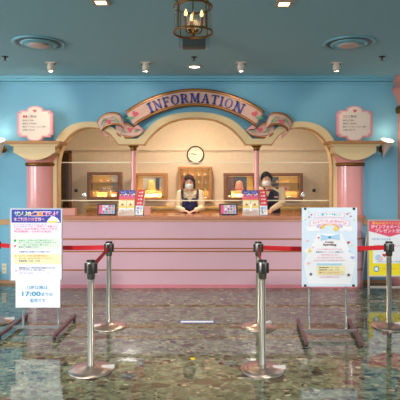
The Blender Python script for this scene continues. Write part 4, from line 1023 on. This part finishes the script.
f.m(red).flat(heart(U(.38), V(.62), .03), q2).m(pr_lb).disc(U(.24), V(.66), .04, q2).m(pr_lpink).disc(U(.3), V(.68), .03, q2 - .0005).m(pr_cyan).text('スタンプをあつめよう', U(.5), V(.745), H * .03, q2, W * .6, bold=.02)
f.m(pr_or).text('くわしくはスタッフまで', U(.58), V(.87), H * .03, q2, W * .5, bold=.03)
f.build('printed_panel', t)
for s_ in (x0 + .015, x1 - .015):
    MB(frm).box(s_ - .011, s_ + .011, Y - .008, Y + .012, 0, zb + .01).build('leg', t)
    b = MB(frm); bk = .42
    b.tube([(s_, Y + .02, zt - .02), (s_, Y + .28, 0.01)], .01, 8); b.build('rear_leg', t)
MB(frm).box(x0 + .015, x1 - .015, Y - .008, Y + .012, P(0, 288.2, Y).z - 0, P(0, 286, Y).z).build('lower_bar', t)

# ------------------------------------------------------------------ small floor and wall items
p = P(197, 322, F * CZ / 144); xx, yy = p.x, p.y
f = MB(white).box(xx - .19, xx + .19, yy - .034, yy + .034, 0, .003)
f.m(royal)
for q_ in ((-.19, .19, -.044, -.03), (-.19, .19, .036, .044), (-.195, -.18, -.044, .044), (.18, .195, -.044, .044)): f.box(xx + q_[0], xx + q_[1], yy + q_[2], yy + q_[3], 0, .0036)
tag(f.build('floor_label'), 'narrow white floor strip with blue border lying in front of the counter', 'floor label')
p = P(193, 358.5, F * CZ / 180.5)
tag(MB(mat('dot_yellow', (250, 206, 20), .5)).lathe([(.001, .003), (.022, .003), (.024, 0)], (p.x, p.y, 0), 20).build('floor_dot'), 'small round yellow sticker on the floor at centre', 'sticker')
p = P(4.5, 268.5, WY)
t = thing('wall_outlet', 'cream wall socket plate low on the blue wall at left', 'socket', (p.x, WY, p.z))
MB(mat('outlet_cream', (226, 212, 180), .4)).rbox(p.x - .032, p.x + .032, WY - .008, WY, p.z - .075, p.z + .075, .003).build('plate', t)
b = MB(black)
for dz in (-.03, .03):
    for dx in (-.009, .009): b.box(p.x + dx - .003, p.x + dx + .003, WY - .0095, WY - .007, p.z + dz - .01, p.z + dz + .01)
b.build('slot', t)

# ------------------------------------------------------------------ people
def remeshed(b, name, parent, voxel=.008, smooth=4):
    """fuse a builder's volumes into one continuous skin"""
    o = b.build(name, parent)
    m = o.modifiers.new('fuse', 'REMESH'); m.mode = 'VOXEL'; m.voxel_size = voxel; m.use_smooth_shade = True
    s_ = o.modifiers.new('relax', 'SMOOTH'); s_.factor = .5; s_.iterations = smooth
    bpy.context.view_layer.update(); dg = bpy.context.evaluated_depsgraph_get()
    me = bpy.data.meshes.new_from_object(o.evaluated_get(dg)); old = o.data; o.modifiers.clear(); o.data = me; bpy.data.meshes.remove(old)
    if not me.materials: me.materials.append(b.mats[0])
    for p in me.polygons: p.use_smooth = True
    return o
def hand_fingers(b, wrist, palm_dir, side_dir, up, s=1.0, side=1, curl=.35):
    """palm + four unequal bent fingers + thumb; side_dir points to the thumb side"""
    w = Vector(wrist); d = Vector(palm_dir).normalized(); sd = Vector(side_dir).normalized(); u = Vector(up).normalized()
    palm_end = w + d * .085 * s
    for k in (-1.4, -.5, .5, 1.4): b.cap(w + sd * k * .012 * s, palm_end + sd * k * .019 * s, .012 * s, .0115 * s, 8)
    for k, L in ((1.5, .068), (.5, .077), (-.5, .071), (-1.5, .055)):
        r0 = palm_end + sd * k * .0195 * s
        a = (d - u * curl * .4 + sd * k * .05).normalized(); c = (d - u * curl * 1.4 + sd * k * .04).normalized(); e = (d - u * curl * 2.6).normalized()
        p1 = r0 + a * L * .45 * s; p2 = p1 + c * L * .32 * s; p3 = p2 + e * L * .25 * s
        b.cap(r0, p1, .0088 * s, .0082 * s, 8); b.cap(p1, p2, .0082 * s, .0075 * s, 8); b.cap(p2, p3, .0075 * s, .0065 * s, 8)
    t0 = w + d * .022 * s + sd * .022 * s; t1 = t0 + (d * .6 + sd * .75 - u * .1).normalized() * .036 * s; t2 = t1 + (d * .95 + sd * .3 - u * .2).normalized() * .032 * s
    b.cap(t0, t1, .0125 * s, .010 * s, 8); b.cap(t1, t2, .010 * s, .008 * s, 8)
def person(label, O, hgt, hd, female, arms, hairm, torso_x, hands, lean=0):
    """O floor point; hd = head centre (world); arms: list of (shoulder, elbow, wrist)"""
    t = thing('person', label, 'person', (O[0], O[1], 0))
    x, y = O; hd = Vector(hd); sw = .165 if female else .185; sz = arms[0][0][2]
    b = MB(skin)
    b.ell(hd, (.072, .088, .108), 24); b.ell(hd + Vector((0, -.022, -.055)), (.05, .055, .052), 20)       # skull, jaw
    b.ell(hd + Vector((0, -.092, -.018)), (.011, .014, .018), 12)                                           # nose
    b.ell(hd + Vector((0, -.084, -.05)), (.022, .008, .008), 12)                                            # lips
    for s_ in (-1, 1): b.ell(hd + Vector((s_ * .074, .008, -.012)), (.01, .018, .028), 12)
    base = Vector((torso_x, y - lean * .5, sz + .02))
    b.cap(hd + Vector((0, .012, -.07)), base + Vector((0, .01, .0)), .05, .056, 16)
    b.ell((torso_x, y - lean * .35, sz - .12), (sw * .92, .105, .17), 24); b.ell((torso_x, y, 1.06), (.13, .095, .16), 20); b.ell((x, y + .01, .92), (.165, .115, .13), 24)
    b.cap((torso_x - sw * .8, y - lean * .4, sz - .02), (torso_x + sw * .8, y - lean * .4, sz - .02), .055, .055, 14)
    for s_ in (-1, 1):
        hip = (x + s_ * .085, y + .01, .86); kn = (x + s_ * .09, y - .005, .47); an = (x + s_ * .09, y + .02, .1)
        b.cap(hip, kn, .082, .055, 14); b.cap(kn, an, .052, .036, 14); b.cap((an[0], an[1], .05), (an[0], an[1] - .15, .035), .038, .03, 12)
    for (sh, el, wr) in arms: b.cap(sh, el, .047, .038, 12); b.cap(el, wr, .037, .025, 12)
    for args in hands: hand_fingers(b, *args)
    remeshed(b, 'body', t, .0055, 3)
    # eyes
    for s_ in (-1, 1):
        e = MB(white); c = hd + Vector((s_ * .029, -.078, .006)); e.ell(c, (.013, .008, .0075), 12); e.m(eye_m).ell(c + Vector((0, -.0055, 0)), (.0068, .004, .007), 12)
        e.m(hairm).tube([c + Vector((-.017, -.004, .022)), c + Vector((0, -.008, .027)), c + Vector((.017, -.004, .022))], .003, 6).tube([c + Vector((-.014, -.006, .006)), c + Vector((0, -.01, .009)), c + Vector((.014, -.006, .006))], .0018, 6); e.build('eye', t)
    # mask
    m = MB(mask_w)
    vs = []; nu, nv = 13, 9
    for j in range(nv):
        v = j / (nv - 1); z = hd.z - .018 - .088 * v
        for i in range(nu):
            a = R(-72 + 144 * i / (nu - 1)); bul = 1 - (2 * v - 1) ** 2
            w_ = .074 - .014 * abs(2 * v - .9); r_ = .094 + .020 * bul * math.cos(a) ** 2
            vs.append((hd.x + w_ * math.sin(a), hd.y - r_ * math.cos(a) * (1 - .12 * v) - .004, z))
    m.add(vs, [(j * nu + i, j * nu + i + 1, (j + 1) * nu + i + 1, (j + 1) * nu + i) for j in range(nv - 1) for i in range(nu - 1)], True)
    mo = m.build('face_mask', t); sd_ = mo.modifiers.new('thick', 'SOLIDIFY'); sd_.thickness = .002
    for s_ in (-1, 1):
        for dz in (-.02, -.085): MB(mask_w).tube([hd + Vector((s_ * .07, -.035, dz)), hd + Vector((s_ * .082, 0, (dz + -.02) / 2)), hd + Vector((s_ * .08, .02, -.01))], .0015, 5).build('ear_loop', mo)
    # hair
    h = MB(hairm)
    h.ell(hd + Vector((0, .018, .032)), (.088, .096, .1), 24)
    for k_ in range(7):
        a = R(-55 + 110 * k_ / 6); 
        h.ell(hd + Vector((.07 * math.sin(a), -.068 * math.cos(a) + .0, .066 - .01 * abs(math.sin(a)))), (.02, .016, .026), 10)
    if female:
        for s_ in (-1, 1): h.cap(hd + Vector((s_ * .078, -.01, .03)), hd + Vector((s_ * .082, -.005, -.085)), .022, .02, 12)
        h.ell(hd + Vector((0, .085, -.05)), (.075, .045, .09), 16)
    else:
        for s_ in (-1, 1): h.cap(hd + Vector((s_ * .076, .0, .04)), hd + Vector((s_ * .08, .005, -.025)), .018, .012, 12)
        h.ell(hd + Vector((0, .05, -.02)), (.08, .06, .085), 16)
    remeshed(h, 'hair', t, .006, 3)
    return t
# first assistant
x = P(190, 0, 7.9).x; y = 7.9; hz = P(0, 182.5, 7.8).z
sh = [(x + s_ * .155, y - .03, 1.325) for s_ in (-1, 1)]; el = [(x + s_ * .19, 7.80, 1.1) for s_ in (-1, 1)]; wr = [(x + s_ * .10, 7.63, TOP + .045) for s_ in (-1, 1)]
arms = list(zip(sh, el, wr))
hands = [((wr[0]), (.75, -.6, -.22), (.5, .8, 0) , (0, 0, 1), .95, 1, .18), ((wr[1]), (-.75, -.6, -.22), (-.5, .8, 0), (0, 0, 1), .95, 1, .18)]
hands = [(Vector(w), d, s_, u, sc, a, c) for w, d, s_, u, sc, a, c in hands]
t = person('person in cream blouse and navy pinafore, white mask, standing below the clock', (x, y), 1.6, (x - .012, y - .07, hz), True, arms, hair_b, x, hands, .06)
b = MB(blouse)
b.ell((x, y - .02, 1.205), (.168, .122, .18), 24); b.cap((x - .13, y - .03, 1.31), (x + .13, y - .03, 1.31), .066, .066, 16); b.ell((x, y, 1.02), (.14, .11, .14), 20)
for a in arms:
    e0, e1, e2 = map(Vector, a); b.cap(e0, e0.lerp(e1, .6), .068, .066, 14); b.cap(e0.lerp(e1, .6), e1, .066, .056, 14); b.cap(e1, e1.lerp(e2, .88), .055, .036, 14); b.cap(e1.lerp(e2, .86), e1.lerp(e2, .93), .042, .042, 12)
remeshed(b, 'blouse', t, .008, 3)
b = MB(mat('collar_cream', (244, 222, 190), .8, var=.05))
for k_ in range(16):
    a = 2 * PI * k_ / 16; b.ell((x + .088 * math.cos(a), y - .045 + .082 * math.sin(a), 1.345 - .014 * (k_ % 2) - .035 * max(0, -math.sin(a))), (.034, .03, .02), 10)
remeshed(b, 'frill_collar', t, .007, 1)
# pinafore: bib + skirt shell + straps
b = MB(navy)
b.ell((x - .055, y - .035, 1.165), (.08, .145, .13), 24); b.ell((x + .055, y - .035, 1.165), (.08, .145, .13), 24); b.ell((x, y - .035, 1.1), (.12, .14, .14), 24); b.ell((x, y, 1.0), (.155, .13, .15), 24); b.lathe([(.001, 1.0), (.15, 1.0), (.18, .85), (.2, .5), (.201, .5), (.001, .5)], (x, y, 0), 32)
remeshed(b, 'pinafore', t, .01, 4)
for s_ in (-1, 1): MB(navy).tube([(x + s_ * .09, y - .142, 1.2), (x + s_ * .118, y - .13, 1.28), (x + s_ * .125, y - .09, 1.365), (x + s_ * .125, y - .03, 1.385), (x + s_ * .12, y + .05, 1.35), (x + s_ * .09, y + .11, 1.2)], [.016, .019, .02, .02, .018, .016], 8).build('shoulder_strap', t)
MB(mat('hair_flower', (226, 90, 110), .5)).ell((x - .088, y - .1, hz + .03), (.018, .012, .018), 10).ell((x - .1, y - .09, hz + .015), (.014, .012, .014), 10).build('hair_ornament', t)
MB(black).cap((x - .09, y - .1, .03), (x - .09, y + .04, .04), .045, .045).cap((x + .09, y - .1, .03), (x + .09, y + .04, .04), .045, .045).build('shoes', t) if False else None
# second assistant
y = 7.95; x = P(270.5, 0, y).x; hx = P(266.3, 0, y - .08).x; hz = P(0, 179.5, y - .08).z
sh = [(x - .17, y - .03, 1.375), (x + .17, y - .03, 1.375)]; el = [(x - .21, 7.84, 1.15), (x + .165, 7.80, 1.18)]; wr = [(x - .17, 7.64, TOP + .04), (P(269.5, 0, 7.6).x + .02, 7.60, TOP + .05)]
arms = list(zip(sh, el, wr))
hands = [(Vector(wr[0]), (.1, -1, -.18), (1, .1, 0), (0, 0, 1), 1.0, 1, .15), (Vector(wr[1]), (-.35, -.9, -.22), (-.9, .35, 0), (0, 0, 1), 1.0, 1, .2)]
t = person('person in dark vest and red bow tie, masked, behind the right brochure racks', (x, y), 1.7, (hx, y - .08, hz), False, arms, hair_k, x - .01, hands, .08)
b = MB(blouse)
b.cap((x - .15, y - .03, 1.365), (x + .15, y - .03, 1.365), .062, .062, 16)
for a in arms:
    e0, e1, e2 = map(Vector, a); b.cap(e0, e1, .064, .055, 14); b.cap(e1, e1.lerp(e2, .9), .054, .038, 14)
b.ell((x, y - .03, 1.22), (.168, .115, .18), 24)
remeshed(b, 'shirt', t, .008, 3)
b = MB(navy2)
b.ell((x, y - .03, 1.22), (.18, .127, .2), 24); b.ell((x, y, 1.03), (.165, .125, .17), 24); b.ell((x, y, .92), (.185, .135, .12), 20)
for s_ in (-1, 1): b.cap((x + s_ * .1, y - .035, 1.39), (x + s_ * .13, y - .04, 1.28), .048, .06, 14)
remeshed(b, 'vest', t, .009, 3)
b = MB(blouse).flat([(hx - .05, 1.385), (hx + .05, 1.385), (hx + .012, 1.28)], y - .168).prism([(hx - .045, 1.39), (hx + .05, 1.39), (hx + .015, 1.29)], y - .167, y - .13)
b.build('shirt_front', t)
b = MB(mat('bow_red', (150, 24, 34), .6)); bz_ = 1.385
for s_ in (-1, 1): b.prism([(hx, bz_ - .008), (hx, bz_ + .008), (hx + s_ * .055, bz_ + .024), (hx + s_ * .055, bz_ - .024)], y - .185, y - .165)
b.ell((hx, y - .178, bz_), (.012, .012, .013)); b.build('bow_tie', t)
MB(mat('badge', (226, 170, 150), .4)).rbox(x + .035, x + .095, y - .17, y - .155, 1.265, 1.29, .003).build('name_badge', t)
b = MB(mat('dark_trousers', (26, 26, 34), .8))
for s_ in (-1, 1): b.cap((x + s_ * .085, y + .01, .86), (x + s_ * .09, y, .47), .1, .075, 14); b.cap((x + s_ * .09, y, .47), (x + s_ * .09, y + .02, .12), .075, .06, 14)
b.ell((x, y + .01, .9), (.18, .13, .12), 20); remeshed(b, 'trousers', t, .012, 3)

# ------------------------------------------------------------------ light
w = bpy.data.worlds.new('World'); bpy.context.scene.world = w; w.use_nodes = True
bg = w.node_tree.nodes['Background']; bg.inputs[0].default_value = (.93, .97, 1, 1); bg.inputs[1].default_value = .7
light('AREA', 'hall_daylight', (-7.5, -1.5, 2.2), 330, (.92, .97, 1), 3.2, target=(-.8, 5.6, .8), sy=2.2)
for lx_, e_ in ((-1.7, 520), (1.5, 430)):
    light('SPOT', 'sign_fill', (lx_, 1.7, 3.0), e_, (1, .97, .92), .18, target=(lx_ * .92, 4.9, .55), angle=R(74), blend=.9)  # unseen spots added to brighten the standing signs more than the facade
light('SPOT', 'sign_fill', (2.7, 2.6, 3.0), 260, (1, .97, .92), .15, target=(2.55, 6.6, .6), angle=R(42), blend=.8)  # unseen spot added to lift the far right poster
light('AREA', 'left_wall_fill', (-6.6, 4.6, 1.9), 70, (.9, .97, 1), 2.0, target=(-2.2, 7.3, 1.4), sy=1.8)  # unseen fill added to brighten the left wall and floor
tg = [(-fx(170), fz(105)), (-fx(70), fz(112)), (fx(60), fz(108)), (fx(150), fz(112))]
for i, ((x, Y), (tx, tz)) in enumerate(zip(SP, tg)):
    light('SPOT', 'wall_wash', (x, Y, CEIL - .12), (24, 17, 12, 10)[i], (1, .86, .68), .03, target=(tx, WY, tz - .25), angle=R(95), blend=.7)
for px, py in ((101, 1.5), (284, 3), (194.5, 66.5)):
    x, Y = on_ceiling(px, py); light('SPOT', 'downlight', (x, Y, CEIL - .03), 25, (1, .9, .74), .05, target=(x, Y, 0), angle=R(110), blend=.8)
# booth lamps: round ceiling lamps in the booth ceiling
for i, x in enumerate((-1.9, 0, 1.9)):
    t = thing('booth_downlight', ('booth ceiling lamp behind the left arch', 'booth ceiling lamp behind the centre arch', 'booth ceiling lamp behind the right arch')[i], 'ceiling light', (x, 7.9, 2.85), 'booth ceiling lamps')
    MB(brass).lathe([(.11, 0), (.11, -.015), (.09, -.016)], (x, 7.9, 2.85), 28).build('rim', t)
    MB(emis_w).lathe([(.09, -.01), (.001, -.012)], (x, 7.9, 2.85), 28).build('lens', t)
    light('AREA', 'booth_light', (x, 7.9, 2.82), (5, 42, 5)[i], (1, .83, .62), .35, target=(x, 8.3, 0))

# ------------------------------------------------------------------ camera
cam = bpy.data.cameras.new('Camera'); co = bpy.data.objects.new('Camera', cam); C.objects.link(co)
co.location = (CX, 0, CZ); co.rotation_euler = (R(90), 0, 0)
cam.sensor_width = 36; cam.lens = 36 * F / 400; cam.shift_y = -22 / 400; cam.clip_start = .05
sc = bpy.context.scene; sc.camera = co
sc.view_settings.view_transform = 'Standard'; sc.view_settings.look = 'None'; sc.view_settings.gamma = 1; sc.view_settings.use_curve_mapping = False
sc.view_settings.exposure = 0.0
